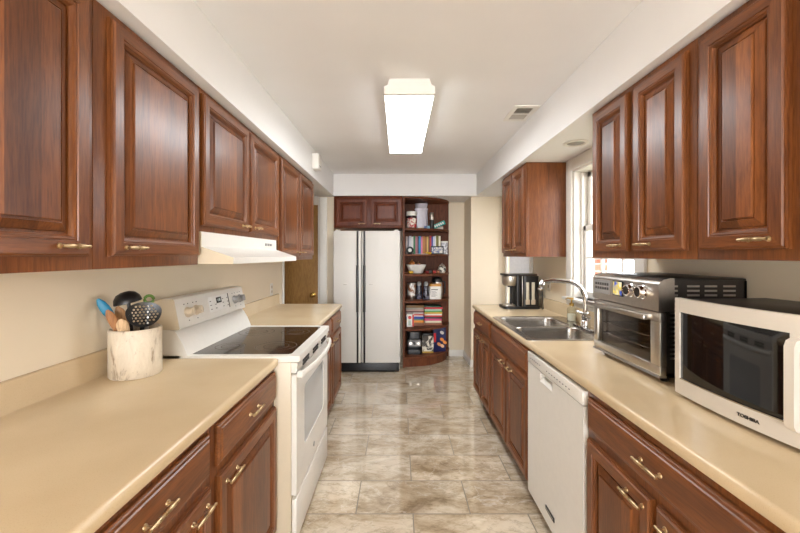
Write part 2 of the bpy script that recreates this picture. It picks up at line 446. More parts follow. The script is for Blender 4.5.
c.prism([(-0.01-x, y) for x, y in cs], 'z', 0, DZ+0.09)
c.box(-0.01, wd+0.01, -0.02, 0, DZ+0.01, ZS)
c.box(-0.018, 0, 0, 0.12, 0, DZ+0.018); c.box(wd, wd+0.018, 0, 0.12, 0, DZ+0.018); c.box(0, wd, 0, 0.12, DZ, DZ+0.018)
c.build('door_casing', M['trim'], d1)
# painted end trim where the left wall stops
struct(MB().box(XL-0.13, XL+0.012, 3.855, 3.895, 0, ZS, 0.004).build('trim_1', M['trim']))

# window over the sink
w1 = struct(bpy.data.objects.new('window_1', None)); C.objects.link(w1); w1.location = (XR, 0, 0); w1['label'] = 'white double hung window over the sink'
f = MB()
for y0, y1 in ((WY0-0.085, WY0), (WY1, WY1+0.085)):
    f.box(-0.020, 0, y0, y1, WZ0-0.02, ZS-0.001, 0.004)
f.box(-0.020, 0, WY0, WY1, WZ1, ZS-0.001, 0.004)
f.box(0, 0.15, WY0-0.001, WY0+0.015, WZ0, WZ1); f.box(0, 0.15, WY1-0.015, WY1+0.001, WZ0, WZ1); f.box(0, 0.15, WY0, WY1, WZ1-0.015, WZ1)
f.box(0.05, 0.062, WY1-0.035, WY1-0.015, WZ0, WZ1); f.box(0.05, 0.062, WY0+0.015, WY0+0.035, WZ0, WZ1)
f.build('window_frame', M['trim'], w1)
MB().box(-0.055, 0.15, WY0-0.10, WY1+0.085, WZ0-0.022, WZ0, 0.005).build('window_sill', M['trim'], w1)
MB().box(-0.016, 0, WY0-0.085, WY1+0.085, WZ0-0.064, WZ0-0.023, 0.003).build('apron', M['trim'], w1)
zm = 1.60
def sash(z0, z1, x0, nh):
    s = MB(); y0, y1 = WY0+0.016, WY1-0.016
    s.box(x0, x0+0.03, y0, y0+0.045, z0, z1, 0.003); s.box(x0, x0+0.03, y1-0.045, y1, z0, z1, 0.003)
    s.box(x0, x0+0.03, y0, y1, z0, z0+0.05, 0.003); s.box(x0, x0+0.03, y0, y1, z1-0.04, z1, 0.003)
    for i in (1, 2):
        y = y0+(y1-y0)*i/3; s.box(x0+0.006, x0+0.024, y-0.009, y+0.009, z0+0.02, z1-0.02)
    zz = (z0+z1)/2+0.03; s.box(x0+0.006, x0+0.024, y0, y1, zz-0.009, zz+0.009)
    o = s.build('sash', M['trim'], w1)
    MB().box(x0+0.013, x0+0.017, y0+0.03, y1-0.03, z0+0.03, z1-0.03).build('pane', M['glass'], o, smooth=False)
    return o
s1 = sash(WZ0, zm+0.02, 0.065, 2); sash(zm-0.02, WZ1-0.015, 0.10, 2)
MB().box(0.052, 0.066, 2.36, 2.54, WZ0+0.012, WZ0+0.03, 0.003).build('sash_lift', M['steel'], s1)
# tall window with vertical blinds past the cabinets
w2 = struct(bpy.data.objects.new('window_2', None)); C.objects.link(w2); w2.location = (XR, 0, 0); w2['label'] = 'tall white framed window with vertical blinds behind the coffee maker'
f = MB()
for y0, y1 in ((TY0-0.07, TY0), (TY1, TY1+0.07)): f.box(-0.018, 0, y0, y1, TZ0-0.07, TZ1+0.07, 0.003)
f.box(-0.018, 0, TY0, TY1, TZ1, TZ1+0.07, 0.003); f.box(-0.018, 0, TY0, TY1, TZ0-0.07, TZ0, 0.003)
f.box(0.06, 0.09, TY0, TY0+0.05, TZ0, TZ1); f.box(0.06, 0.09, TY1-0.05, TY1, TZ0, TZ1); f.box(0.06, 0.09, TY0, TY1, TZ0, TZ0+0.05); f.box(0.06, 0.09, TY0, TY1, TZ1-0.05, TZ1)
f.build('window_frame', M['trim'], w2)
MB().box(0.073, 0.077, TY0+0.04, TY1-0.04, TZ0+0.04, TZ1-0.04).build('pane', M['glass'], w2, smooth=False)
s = MB()
for i in range(9):
    y = TY0+0.05+i*0.085; s.box(0.028, 0.030, y-0.046, y+0.046, TZ0+0.02, TZ1-0.03, rot=Matrix.Rotation(0.28, 4, 'Z'))
s.build('blind', col((236, 236, 238), 0.6), w2, smooth=False)
# unseen window frame added behind the camera around the fill lamp
w3 = struct(bpy.data.objects.new('added_window', None)); C.objects.link(w3); w3.location = (0, -2.62, 0)
f = MB(); f.box(-1.0, -0.93, -0.05, 0.05, 0.45, 2.25); f.box(0.93, 1.0, -0.05, 0.05, 0.45, 2.25); f.box(-0.93, 0.93, -0.05, 0.05, 2.18, 2.25); f.box(-0.93, 0.93, -0.05, 0.05, 0.45, 0.52)
f.build('window_frame', M['trim'], w3)
# outside
struct(MB().box(XR+0.26, 14, -3, 14, -0.6, -0.5).build('ground', col((120, 126, 96), 0.9)))
b = MB(); X0, X1 = XR+0.1505, XR+0.25
b.box(X0, X1, -2.75, WY0+0.015, -0.5, 2.7); b.box(X0, X1, WY1-0.015, TY0, -0.5, 2.7); b.box(X0, X1, WY0+0.015, WY1-0.015, -0.5, WZ0); b.box(X0, X1, WY0+0.015, WY1-0.015, WZ1-0.015, 2.7)
b.box(X0, X1, TY0, TY1, -0.5, TZ0); b.box(X0, X1, TY0, TY1, TZ1, 2.7); b.box(X0, X1, TY1, YB, -0.5, 2.7)
struct(b.build('wall_outside', M['brick'], smooth=False))

# ------------------------------------------------------------ cabinets
FT = 0.02
def pull(parent, cx, cz, L=0.085, y=-FT):
    p = MB(); h = L/2
    prof = [(0.0, -h), (0.0035, -h), (0.0048, -h+0.004), (0.0036, -h+0.010), (0.0058, -h+0.018), (0.0058, -0.008), (0.0042, -0.005), (0.0062, 0.0), (0.0042, 0.005), (0.0058, 0.008), (0.0058, h-0.018), (0.0036, h-0.010), (0.0048, h-0.004), (0.0035, h), (0.0, h)]
    p.lathe(prof, (cx, y-0.020, cz), 'x', 12)
    for sx in (-1, 1):
        p.lathe([(0.008, 0), (0.0075, -0.003), (0.004, -0.006), (0.004, -0.020)], (cx+sx*(h-0.014), y, cz), 'y', 10)
    return p.build('handle', M['brass'], parent)
def door(parent, x0, x1, z0, z1, hp, sw=0.058, L=0.085):
    w, h = x1-x0, z1-z0
    d = MB().rings(w, h, [(0, -0.0005), (0, -0.010), (0.003, -0.0105), (0.0035, -0.0155), (0.007, -0.0165), (0.010, -0.02), (sw-0.016, -0.02), (sw-0.0145, -0.0165), (sw-0.010, -0.0172), (sw-0.006, -0.0150), (sw-0.005, -0.0110), (sw, -0.0070), (sw+0.0005, -0.002)], cap=False, mh=1, mv=0)
    o = d.build('door', [M['wood'], M['wood_h']], parent, (x0, 0, z0), ang=14)
    p = MB().rings(w, h, [(sw-0.002, -0.0015), (sw+0.006, -0.0022), (sw+0.008, -0.0060), (sw+0.028, -0.0150), (sw+0.029, -0.0125), (sw+0.0325, -0.0125), (sw+0.0335, -0.0175), (sw+0.036, -0.0190)], mh=0, mv=0)
    p.build('panel', M['wood_p'], o, ang=14)
    hx = {'l': 0.082, 'r': w-0.070}[hp[1]]; hz = {'b': 0.028, 't': h-0.040}[hp[0]]
    pull(o, hx, hz, L)
    return o
def drawer(parent, x0, x1, z0, z1, handle=True, L=0.11):
    w, h = x1-x0, z1-z0
    d = MB().rings(w, h, [(0, -0.0005), (0, -0.009), (0.004, -0.0105), (0.006, -0.014), (0.013, -0.0155), (0.0155, -0.019), (0.018, -0.02)], mh=0, mv=0)
    o = d.build('drawer', M['wood_h'], parent, (x0, 0, z0), ang=14)
    if handle: pull(o, w/2, h/2, L)
    return o
def cabinet(name, label, loc, rz, W, D, z0, z1, doors=(), drawers=(), toe=0.0, L=0.085, top=None):
    r = thing(name, label, 'cabinet', loc, rz)
    g = 0.0008
    MB().box(g, W-g, 0.0195, D, z0+toe, top or z1).build('body', M['wood'], r)
    MB().box(g, W-g, 0, 0.019, z0+toe, z1, 0.0015).build('face_frame', M['wood'], r)
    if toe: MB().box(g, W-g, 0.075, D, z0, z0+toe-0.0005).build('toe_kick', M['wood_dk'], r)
    for a in doors: door(r, *a, L=0.105 if toe else L)
    for a in drawers: drawer(r, *a)
    return r
LU = -0.865   # face of the left wall cabinets
def left_u(label, y0, y1, z0, doors): return cabinet('wall_cabinet', label, (LU, y0, 0), PI/2, y1-y0, LU-XL-0.002, z0, ZS-0.002, [(a-y0, b_-y0, c_, 2.105, h) for a, b_, c_, h in doors])
left_u('nearest left cherry wall cabinet, cut off by the left edge of the photo', 0.44, 1.05, 1.359, [(0.50, 1.024, 1.395, 'br')])
left_u('single-door cherry wall cabinet above the utensil crock', 1.05, 1.60, 1.359, [(1.10, 1.58, 1.395, 'bl')])
left_u('shorter two-door cherry wall cabinet directly above the white range hood', 1.60, 2.645, 1.503, [(1.618, 2.11, 1.53, 'br'), (2.132, 2.63, 1.53, 'bl')])
left_u('two-door cherry wall cabinet at the far end of the left row, before the tan door', 2.645, 3.72, 1.359, [(2.685, 3.175, 1.395, 'br'), (3.195, 3.695, 1.395, 'bl')])
RU = 1.0
def right_u(label, y0, y1, doors): return cabinet('wall_cabinet', label, (RU, y1, 0), -PI/2, y1-y0, XR-RU-0.002, 1.385, ZS-0.002, [(y1-b_, y1-a, 1.415, 2.105, h) for a, b_, h in doors])
right_u('nearest right cherry wall cabinet, its big door above the microwave', 0.55, 1.246, [(0.60, 0.90, 'bl'), (0.944, 1.223, 'br')])
right_u('two-door cherry wall cabinet above the stainless toaster oven', 1.246, 1.925, [(1.607, 1.890, 'br'), (1.280, 1.567, 'bl')])
right_u('small two-door cherry wall cabinet above the coffee maker, plain side showing', 2.92, 3.57, [(3.255, 3.55, 'br'), (2.94, 3.235, 'bl')])
LB = -0.588
# base cabinets: doors and drawer fronts stand flush with the counter nose
def left_b(label, y0, y1, doors, drawers): return cabinet('base_cabinet', label, (LB, y0, 0), PI/2, y1-y0, LB-XL-0.002, 0, 0.875, [(a-y0, b_-y0, 0.115, 0.695, h) for a, b_, h in doors], [(a-y0, b_-y0, 0.727, 0.856) for a, b_ in drawers], 0.1)
left_b('nearest left cherry base cabinet, its wide drawer cut off by the photo edge', 0.58, 1.157, [(0.61, 1.134, 'tr')], [(0.61, 1.134)])
left_b('cherry base cabinet with drawer and door touching the near side of the white range', 1.157, 1.747, [(1.185, 1.735, 'tl')], [(1.185, 1.735)])
left_b('cherry base cabinet on the far side of the white range, mostly hidden by it', 2.516, 3.17, [(2.54, 3.15, 'tr')], [(2.54, 3.15)])
left_b('last left cherry base cabinet, at the counter end before the fridge', 3.17, 3.69, [(3.195, 3.67, 'tl')], [(3.195, 3.67)])
RB = 0.742
def right_b(label, y0, y1, doors, drawers, top=None): return cabinet('base_cabinet', label, (RB, y1, 0), -PI/2, y1-y0, XR-RB-0.002, 0, 0.875, [(y1-b_, y1-a, 0.115, 0.695, h) for a, b_, h in doors], [(y1-b_, y1-a, 0.727, 0.852, hd) for a, b_, hd in drawers], 0.1, top=top)
right_b('nearest right cherry base cabinet with one wide drawer, below the microwave', 0.66, 1.459, [(1.072, 1.439, 'tr'), (0.700, 1.052, 'tl')], [(0.700, 1.439, True)])
right_b('cherry sink base cabinet with plain false drawer front, under the sink', 2.096, 2.955, [(2.530, 2.937, 'tr'), (2.115, 2.510, 'tl')], [(2.115, 2.937, False)], 0.70)
right_b('last right cherry base cabinet below the coffee maker', 2.955, 3.64, [(3.308, 3.622, 'tr'), (2.975, 3.290, 'tl')], [(2.975, 3.622, True)])
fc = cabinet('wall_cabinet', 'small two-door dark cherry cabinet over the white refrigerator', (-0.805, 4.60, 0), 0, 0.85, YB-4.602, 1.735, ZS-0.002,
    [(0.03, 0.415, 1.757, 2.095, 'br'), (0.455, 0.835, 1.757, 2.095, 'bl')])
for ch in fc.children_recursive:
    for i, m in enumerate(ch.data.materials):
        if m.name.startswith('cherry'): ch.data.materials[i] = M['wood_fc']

# ------------------------------------------------------------ counters
CT, CH = 0.914, 0.038
def cprof(D, splash=True, u0=0.0, u1=None):
    nose = [(0.012, CT-CH), (0.003, CT-CH+0.004), (0.0, CT-CH+0.012), (0.0, CT-0.014), (0.002, CT-0.006), (0.007, CT-0.0012), (0.014, CT)]
    if u1 is not None: return nose + [(u1, CT), (u1, CT-CH)]
    bs = [(D-0.028, CT), (D-0.022, CT+0.004), (D-0.020, CT+0.012), (D-0.020, CT+0.092), (D-0.017, CT+0.099), (D-0.012, CT+0.101), (D, CT+0.101), (D, CT-CH)]
    if u0 > 0: return [(u0, CT-CH), (u0, CT)] + bs
    return nose + bs
def lcount(y0, y1, label):
    D = -0.568-XL-0.001
    b = MB().prism([(-0.568-u, z) for u, z in cprof(D)], 'y', y0, y1)
    tag(b.build('countertop', M['counter'], ang=40), label, 'countertop')
lcount(-0.3, 1.748, 'beige countertop on the near left, holding the utensil crock')
lcount(2.516, 3.705, 'beige countertop beyond the white range on the left')
RX = 0.722; D = XR-RX-0.001
b = MB(); SY0, SY1 = 2.125, 2.895
b.prism([(RX+u, z) for u, z in cprof(D)], 'y', 0.2, SY0); b.prism([(RX+u, z) for u, z in cprof(D)], 'y', SY1, 3.66)
b.prism([(RX+u, z) for u, z in cprof(D, u1=0.030)], 'y', SY0, SY1); b.prism([(RX+u, z) for u, z in cprof(D, u0=0.535)], 'y', SY0, SY1)
ctr = tag(b.build('countertop', M['counter'], ang=40), 'long beige countertop on the right with the sink cut into it', 'countertop')

# ------------------------------------------------------------ sink, faucet, soap
sk = thing('kitchen_sink', 'double bowl stainless steel sink set in the right counter', 'sink', (RX, 2.10, CT+0.0008))
sw, sl = 0.565, 0.82      # X, Y
x0, x1 = 0.006, sw
bowls = [(0.045, 0.455, 0.035, 0.395), (0.045, 0.455, 0.425, 0.785)]
r = MB(); r.fill_holes(rrect(x0, x1, 0, sl, 0.035), [rrect(a, b_, c_, d_, 0.06, 6) for a, b_, c_, d_ in bowls], 0, 0.004)
r.build('sink_rim', M['sinksteel'], sk)
for a, b_, c_, d_ in bowls:
    m = MB(); prev = None
    for ins, z in ((-0.004, 0.0042), (0.0, 0.002), (0.002, -0.006), (0.006, -0.03), (0.012, -0.15), (0.02, -0.168), (0.045, -0.176), (0.16, -0.180)):
        lp = rrect(a+ins, b_-ins, c_+ins, d_-ins, max(0.06-ins*0.3, 0.02), 6)
        ring = [m.bm.verts.new((p[0], p[1], z)) for p in lp]
        if prev:
            for i in range(len(ring)): m.bm.faces.new((prev[i], ring[i], ring[(i+1) % len(ring)], prev[(i+1) % len(ring)]))
        prev = ring
    m.bm.faces.new(prev[::-1]); bmesh.ops.recalc_face_normals(m.bm, faces=m.bm.faces[:])
    bmesh.ops.reverse_faces(m.bm, faces=[f for f in m.bm.faces]) if m.bm.faces[-1:][0].normal.z < 0 else None
    bo = m.build('sink_bowl', M['sinksteel'], sk, ang=60)
    MB().lathe([(0.042, 0), (0.042, 0.003), (0.034, 0.002), (0.03, -0.0005), (0.0, -0.0005)], ((a+b_)/2, (c_+d_)/2, -0.1795), seg=20).build('drain', M['chrome'], bo)
fa = thing('faucet', 'chrome gooseneck faucet with side lever behind the sink', 'faucet', (1.225, 2.44, CT+0.005))
MB().box(-0.028, 0.028, -0.125, 0.125, 0, 0.010, 0.005).lathe([(0.030, 0.01), (0.028, 0.05), (0.024, 0.055), (0.026, 0.075), (0.026, 0.10), (0.018, 0.108), (0.0, 0.109)]).build('base', M['chrome'], fa)
pts = [(0, 0, 0.10), (0.0, 0.0, 0.16)]
for i in range(15):
    t = i/14; ang = PI*0.5*t
    pts.append((-0.11+0.11*math.cos(ang), 0.005+0.01*t, 0.175+0.130*math.sin(ang)))
pts += [(-0.16, 0.02, 0.311), (-0.22, 0.025, 0.314), (-0.268, 0.03, 0.304)]
MB().tube(pts, [0.0145]*(len(pts)-3)+[0.0145, 0.015, 0.016], 14).build('spout', M['chrome'], fa)
MB().tube([(-0.266, 0.03, 0.306), (-0.278, 0.03, 0.286), (-0.284, 0.03, 0.260), (-0.287, 0.03, 0.248)], [0.015, 0.019, 0.019, 0.016], 14).build('spray_head', M['chrome'], fa)
MB().cyl((0.0, -0.02, 0.07), (0.0, -0.045, 0.075), 0.014).tube([(0, -0.045, 0.078), (-0.04, -0.06, 0.10), (-0.095, -0.07, 0.125)], [0.008, 0.007, 0.006]).build('lever', M['chrome'], fa)
so = thing('soap_dispenser', 'clear soap pump bottle with gold pump beside the faucet', 'soap dispenser', (1.262, 2.72, CT+0.005))
MB().lathe([(0.0, 0), (0.030, 0), (0.033, 0.004), (0.033, 0.082), (0.028, 0.096), (0.014, 0.104), (0.013, 0.112), (0.0, 0.112)], sx=0.9).build('bottle', M['clearplastic'], so)
MB().lathe([(0.0, 0.003), (0.029, 0.003), (0.029, 0.05), (0.0, 0.05)], sx=0.9).build('liquid_soap', col((240, 236, 224), 0.3), so)
MB().lathe([(0.016, 0.110), (0.016, 0.128), (0.008, 0.132), (0.005, 0.135), (0.005, 0.155), (0.014, 0.158), (0.014, 0.170), (0, 0.171)]).tube([(0, 0, 0.164), (-0.03, 0, 0.166), (-0.046, 0, 0.158)], [0.007, 0.006, 0.004]).build('pump', col((196, 162, 92), 0.3, 1.0), so)

# ------------------------------------------------------------ coffee maker
cm = thing('coffee_maker', 'black and silver single serve coffee maker at the far end of the right counter', 'coffee maker', (1.11, 3.43, CT+0.0006))
MB().prism(rrect(-0.165, 0.165, -0.10, 0.12, 0.04), 'z', 0.0, 0.022).build('base', M['black'], cm)
MB().prism(rrect(-0.160, -0.045, -0.07, 0.07, 0.03), 'z', 0.022, 0.034).build('drip_tray', M['steel'], cm)
MB().prism(rrect(-0.055, 0.0, -0.075, 0.10, 0.02), 'z', 0.022, 0.30).build('column', M['black'], cm)
MB().lathe([(0.055, 0.205), (0.062, 0.212), (0.068, 0.235), (0.072, 0.262), (0.072, 0.290), (0.066, 0.297), (0, 0.298)], (-0.085, -0.005, 0), sx=1.1).build('brew_head', M['steel'], cm)
MB().cyl((-0.085, -0.005, 0.19), (-0.085, -0.005, 0.206), 0.026).cyl((-0.075, 0.01, 0.034), (-0.075, 0.01, 0.205), 0.012).build('spout', M['black'], cm)
MB().prism(rrect(-0.16, 0.150, -0.085, 0.11, 0.05), 'z', 0.298, 0.312).build('lid', M['dark'], cm)
MB().prism(rrect(0.0, 0.155, -0.088, 0.115, 0.03), 'z', 0.022, 0.297).build('tank_housing', M['black'], cm)
for x in (0.045, 0.095):
    MB().box(x-0.014, x+0.014, -0.094, -0.0885, 0.045, 0.24, 0.003).build('level_window', col((214, 206, 186), 0.25), cm, label='pale vertical window strip')
    MB().box(x-0.019, x+0.019, -0.097, -0.0885, 0.04, 0.085, 0.004).build('canister', M['beige'], cm)
MB().box(-0.006, 0.0, -0.096, -0.0885, 0.024, 0.296, 0.002).build('trim_strip', M['steel'], cm)

# ------------------------------------------------------------ toaster oven
to = thing('toaster_oven', 'stainless toaster oven with two knobs, between sink and microwave', 'toaster oven', (0.975, 1.872, CT+0.0006), -PI/2)
TW, TD, TH, F0 = 0.475, 0.335, 0.398, 0.022   # local x along the front (far to near), y to the wall
bd = MB(); th = 0.012
bd.box(0.004, TW-0.004, 0.03, TD, TH-0.012, TH, 0.005); bd.box(0.004, TW-0.004, 0.03, TD, F0, F0+0.02, 0.003)
bd.box(0.004, 0.012, 0.03, TD, F0, TH-0.01); bd.box(TW-0.012, TW-0.004, 0.03, TD, F0, TH-0.01); bd.box(0.004, TW-0.004, TD-0.01, TD, F0, TH-0.01)
bd.build('body', M['dark'], to)
v = MB()
for y0 in (0.110, 0.176, 0.246):
    for j in range(3): v.box(TW-0.0045, TW-0.0035, y0, y0+0.047, TH-0.034-j*0.017, TH-0.027-j*0.017)
for j in range(17): v.box(TW-0.0045, TW-0.0035, 0.045, 0.075, TH-0.034-j*0.017, TH-0.027-j*0.017)
v.build('vent_slots', M['steel'], to)
cp = MB().prism([(0.0, 0.272), (0.0, 0.372), (0.005, 0.383), (0.020, 0.393), (0.05, TH), (0.06, TH), (0.06, 0.272)], 'x', 0, TW).build('control_panel', M['steel'], to, label='slanted stainless control panel')
MB().box(0.02, 0.155, -0.002, -0.0005, 0.302, 0.368, 0.0008).build('button_plate', M['greyp'], cp)
bt = MB()
for i in range(6):
    for j in range(2): bt.box(0.03+i*0.020, 0.045+i*0.020, -0.0032, -0.0020, 0.322+j*0.020, 0.334+j*0.020, 0.0005)
bt.build('buttons', M['ink'], cp)
def k_scr():
    k = NT('lit_menu_screen'); v = k.coords(rnd=False); f = k.noise(v, 22, 2)
    c = k.ramp(f, [(0.35, lin((60, 90, 190))), (0.5, lin((220, 200, 80))), (0.62, lin((230, 226, 216)))])
    k.link(c, k.b.inputs['Emission Color']); k.b.inputs['Emission Strength'].default_value = 0.2; k.link(c, k.b.inputs['Base Color']); k.b.inputs['Roughness'].default_value = 0.1; return k.m
MB().box(0.178, 0.258, -0.003, -0.0005, 0.303, 0.371, 0.001).build('display_frame', M['black'], cp)
MB().box(0.184, 0.248, -0.0045, -0.0032, 0.308, 0.366).build('display', k_scr(), cp)
for x in (0.312, 0.386):
    kb = MB().lathe([(0.029, -0.0005), (0.029, -0.005), (0.025, -0.008), (0.024, -0.024), (0.021, -0.027), (0.019, -0.025), (0, -0.025)], (x, 0, 0.338), 'y', 28).build('knob', M['chrome'], cp)
    MB().lathe([(0.0175, -0.0252), (0.0175, -0.0262), (0, -0.0262)], (x, 0, 0.338), 'y', 24).build('knob_face', M['dark'], kb)
dr = MB(); dr.box(0.0, TW, 0.006, 0.03, 0.232, 0.268, 0.003); dr.box(0, TW, 0.006, 0.03, 0.03, 0.064, 0.003)
dr.box(0, 0.035, 0.006, 0.03, 0.064, 0.232, 0.002); dr.box(TW-0.055, TW, 0.006, 0.03, 0.064, 0.232, 0.002)
do = dr.build('door', M['steel'], to)
MB().box(0.03, TW-0.05, 0.014, 0.018, 0.06, 0.236).build('window', M['ovenglass'], do, smooth=False)
h = MB().box(0.0, TW-0.03, -0.038, -0.016, 0.236, 0.256, 0.005); h.box(0.012, 0.03, -0.02, 0.007, 0.238, 0.254, 0.002); h.box(TW-0.065, TW-0.047, -0.02, 0.007, 0.238, 0.254, 0.002)
h.build('handle', M['steel'], do)
MB().prism([(0.0, F0), (0.004, 0.03), (0.03, 0.03), (0.03, F0)], 'x', 0, TW).build('crumb_tray', M['steel'], to)
cv = MB(); cv.box(0.0125, 0.0135, 0.045, TD-0.0115, 0.043, TH-0.013); cv.box(TW-0.0135, TW-0.0125, 0.045, TD-0.0115, 0.043, TH-0.013); cv.box(0.0125, TW-0.0125, TD-0.0125, TD-0.0105, 0.043, TH-0.013); cv.box(0.0125, TW-0.0125, 0.045, TD-0.0115, 0.0425, 0.0435)
cv.build('cavity_liner', col((150, 140, 130), 0.4, 0.3), to, smooth=False)
rk = MB()
for z in (0.105, 0.155):
    for i in range(18): rk.cyl((0.02+i*0.0255, 0.045, z), (0.02+i*0.0255, TD-0.02, z), 0.0022, seg=6)
    rk.cyl((0.014, 0.045, z), (TW-0.014, 0.045, z), 0.003, seg=8); rk.cyl((0.014, 0.2, z), (TW-0.014, 0.2, z), 0.003, seg=8)
rk.build('rack', M['chrome'], to)
for x, y in ((0.045, 0.05), (TW-0.04, 0.05), (0.045, TD-0.04), (TW-0.04, TD-0.04)):
    MB().lathe([(0.013, 0), (0.015, 0.005), (0.016, F0)], (x, y, 0), seg=14).build('foot', M['black'], to)

# ------------------------------------------------------------ microwave
mw = thing('microwave', 'silver microwave with dark door and lettering, nearest on the right counter', 'microwave', (0.957, 1.290, CT+0.0006), -PI/2+math.radians(6.0))
MW, MD, MZ0, MZ1 = 0.553, 0.345, 0.014, 0.338
def bow(x): return -0.030*(1-((x-MW/2)/(MW/2))**2)
bd = MB(); bd.box(0.006, MW-0.006, 0.030, MD, MZ0+0.002, MZ1-0.004, 0.006)
bd.build('body', M['dark'], mw)
xs = [MW*i/28 for i in range(29)]
def bowed(name, mat, x0, x1, z0, z1, y0, y1, parent, n=20, rz=None):
    m = MB(); X = [x0+(x1-x0)*i/n for i in range(n+1)]
    m.prism([(x, bow(x)+y0) for x in X] + [(x, (bow(x)+y1)) for x in X[::-1]], 'z', z0, z1)
    es = [e for e in m.bm.edges if abs(e.verts[0].co.z-e.verts[1].co.z) < 1e-6 and abs(e.verts[0].co.y-(bow(e.verts[0].co.x)+y0)) < 1e-5 and abs(e.verts[1].co.y-(bow(e.verts[1].co.x)+y0)) < 1e-5]
    return m.build(name, mat, parent, ang=50)
mdx = 0.397
dr = bowed('door', M['mwwhite'], 0.0, mdx, MZ1-0.046, MZ1, 0.0, 0.02, mw)
bowed('door_rail', M['mwwhite'], 0.0, mdx, MZ0, MZ0+0.050, 0.0, 0.02, dr); bowed('door_stile', M['mwwhite'], 0, 0.022, MZ0+0.0505, MZ1-0.044, 0.0, 0.02, dr, 3)
bowed('door_stile', M['mwwhite'], mdx-0.03, mdx, MZ0+0.0505, MZ1-0.044, 0.0, 0.02, dr, 3)
bowed('window', M['blackglass'], 0.022, mdx-0.028, MZ0+0.0505, MZ1-0.0465, 0.006, 0.012, dr)
bowed('bead', M['chrome'], 0.022, mdx-0.030, MZ0+0.0506, MZ0+0.0545, 0.001, 0.0055, dr)
bowed('base_strip', M['mwwhite'], mdx, MW, MZ0, MZ0+0.02, 0.0, 0.02, mw, 6); bowed('top_strip', M['mwwhite'], mdx, MW, MZ1-0.02, MZ1, 0.0, 0.02, mw, 6)
pn = bowed('control_panel', M['blackglass'], mdx+0.002, MW, MZ0+0.021, MZ1-0.021, 0.001, 0.02, mw, 6)
bt = MB()
for i in range(3):
    for j in range(5): bt.box(mdx+0.022+i*0.033, mdx+0.045+i*0.033, bow(mdx+0.06)-0.004, bow(mdx+0.06)+0.002+i*0.004, 0.06+j*0.03, 0.076+j*0.03)
bt.build('buttons', M['greyp'], pn)
hx = mdx-0.014
h = MB(); h.prism([(-0.002, 0.052), (-0.020, 0.060), (-0.026, 0.072), (-0.026, 0.262), (-0.020, 0.276), (-0.002, 0.284), (-0.002, 0.266), (-0.010, 0.255), (-0.010, 0.080), (-0.002, 0.070)], 'x', hx-0.011, hx+0.011)
bmesh.ops.translate(h.bm, vec=(0, bow(hx)+0.001, 0), verts=h.bm.verts[:])
h.build('handle', M['mwwhite'], dr)
text_mesh('lettering', 'TOSHIBA', 0.0125, M['black'], dr, (0.27, bow(0.27)-0.001, MZ0+0.025), (PI/2, 0, math.atan(0.030*2*(0.27-MW/2)/(MW/2)**2)), sx=1.15)
for x, y in ((0.05, 0.06), (MW-0.05, 0.06), (0.05, MD-0.05), (MW-0.05, MD-0.05)):
    MB().lathe([(0.012, 0), (0.014, 0.004), (0.014, MZ0+0.003)], (x, y, 0), seg=12).build('foot', M['black'], mw)

# ------------------------------------------------------------ dishwasher
dw = thing('dishwasher', 'white dishwasher between cherry base cabinets on the right', 'dishwasher', (0.724, 2.093, 0), -PI/2)
DWW = 0.630
MB().box(0.002, DWW-0.002, 0.03, 0.58, 0.10, 0.862).build('body', M['white_side'], dw)
MB().box(0.004, DWW-0.004, 0.09, 0.11, 0.0, 0.099).build('toe_kick', M['black'], dw)
ho = [(0.185, 0.748), (0.335, 0.748), (0.335, 0.797), (0.185, 0.797)]
p = MB(); p.fill_holes([(0.002, 0.085), (DWW-0.002, 0.085), (DWW-0.002, 0.803), (0.002, 0.803)], [ho], 0, 0.028); p.xf(Matrix.Translation((0, 0.029, 0)) @ Matrix.Rotation(PI/2, 4, 'X'))
dp = p.build('door', M['white'], dw, smooth=False)
MB().prism([(0.024, 0.749), (0.000, 0.749), (-0.003, 0.754), (0.012, 0.768), (0.024, 0.774)], 'x', 0.186, 0.334).build('handle_lip', M['white'], dp)
MB().box(0.186, 0.334, 0.0245, 0.0285, 0.749, 0.796).build('recess_shade', M['greyp'], dp, smooth=False)  # grey back plate puts the shade of the recess into the colour
cs = MB().box(0.002, DWW-0.002, -0.002, 0.028, 0.806, 0.862, 0.004).build('control_strip', M['white'], dw)
bt = MB()
for i in range(6): bt.box(0.05+i*0.026, 0.060+i*0.026, -0.0030, -0.0022, 0.833, 0.836)
for i in range(9): bt.box(0.27+i*0.03, 0.279+i*0.03, -0.0030, -0.0022, 0.829, 0.833)
bt.build('control_marks', M['ink'], cs)
bg = MB().box(0.26, 0.36, -0.003, 0.0005, 0.150, 0.172, 0.001).build('badge', col((70, 72, 76), 0.3, 0.8), dp, label='dark metal maker badge')
MB().box(0.270, 0.350, -0.0042, -0.0032, 0.159, 0.163).build('badge_line', M['steel'], bg)

# ------------------------------------------------------------ range (local x: near to far, y: towards the wall)
rg = thing('range', 'white electric range with dark glass cooktop on the left', 'range', (-0.483, 1.751, 0), PI/2)
RWD = 0.760
MB().box(0.002, RWD-0.002, 0.026, 0.715, 0.03, 0.894, 0.003).build('body', M['white_side'], rg)
for x, y in ((0.05, 0.1), (RWD-0.05, 0.1), (0.05, 0.65), (RWD-0.05, 0.65)): MB().lathe([(0.018, 0), (0.018, 0.031)], (x, y, 0), seg=12).build('foot', M['black'], rg)
ckt = MB(); ckt.fill_holes(rrect(0.0, RWD, -0.014, 0.56, 0.018), [rrect(0.035, RWD-0.035, 0.035, 0.515, 0.02)], 0.895, 0.924)
ck = ckt.build('cooktop', M['white'], rg)
gl = MB().prism(rrect(0.035, RWD-0.035, 0.035, 0.515, 0.02), 'z', 0.897, 0.9225).build('cooktop_glass', M['ceramicglass'], ck)
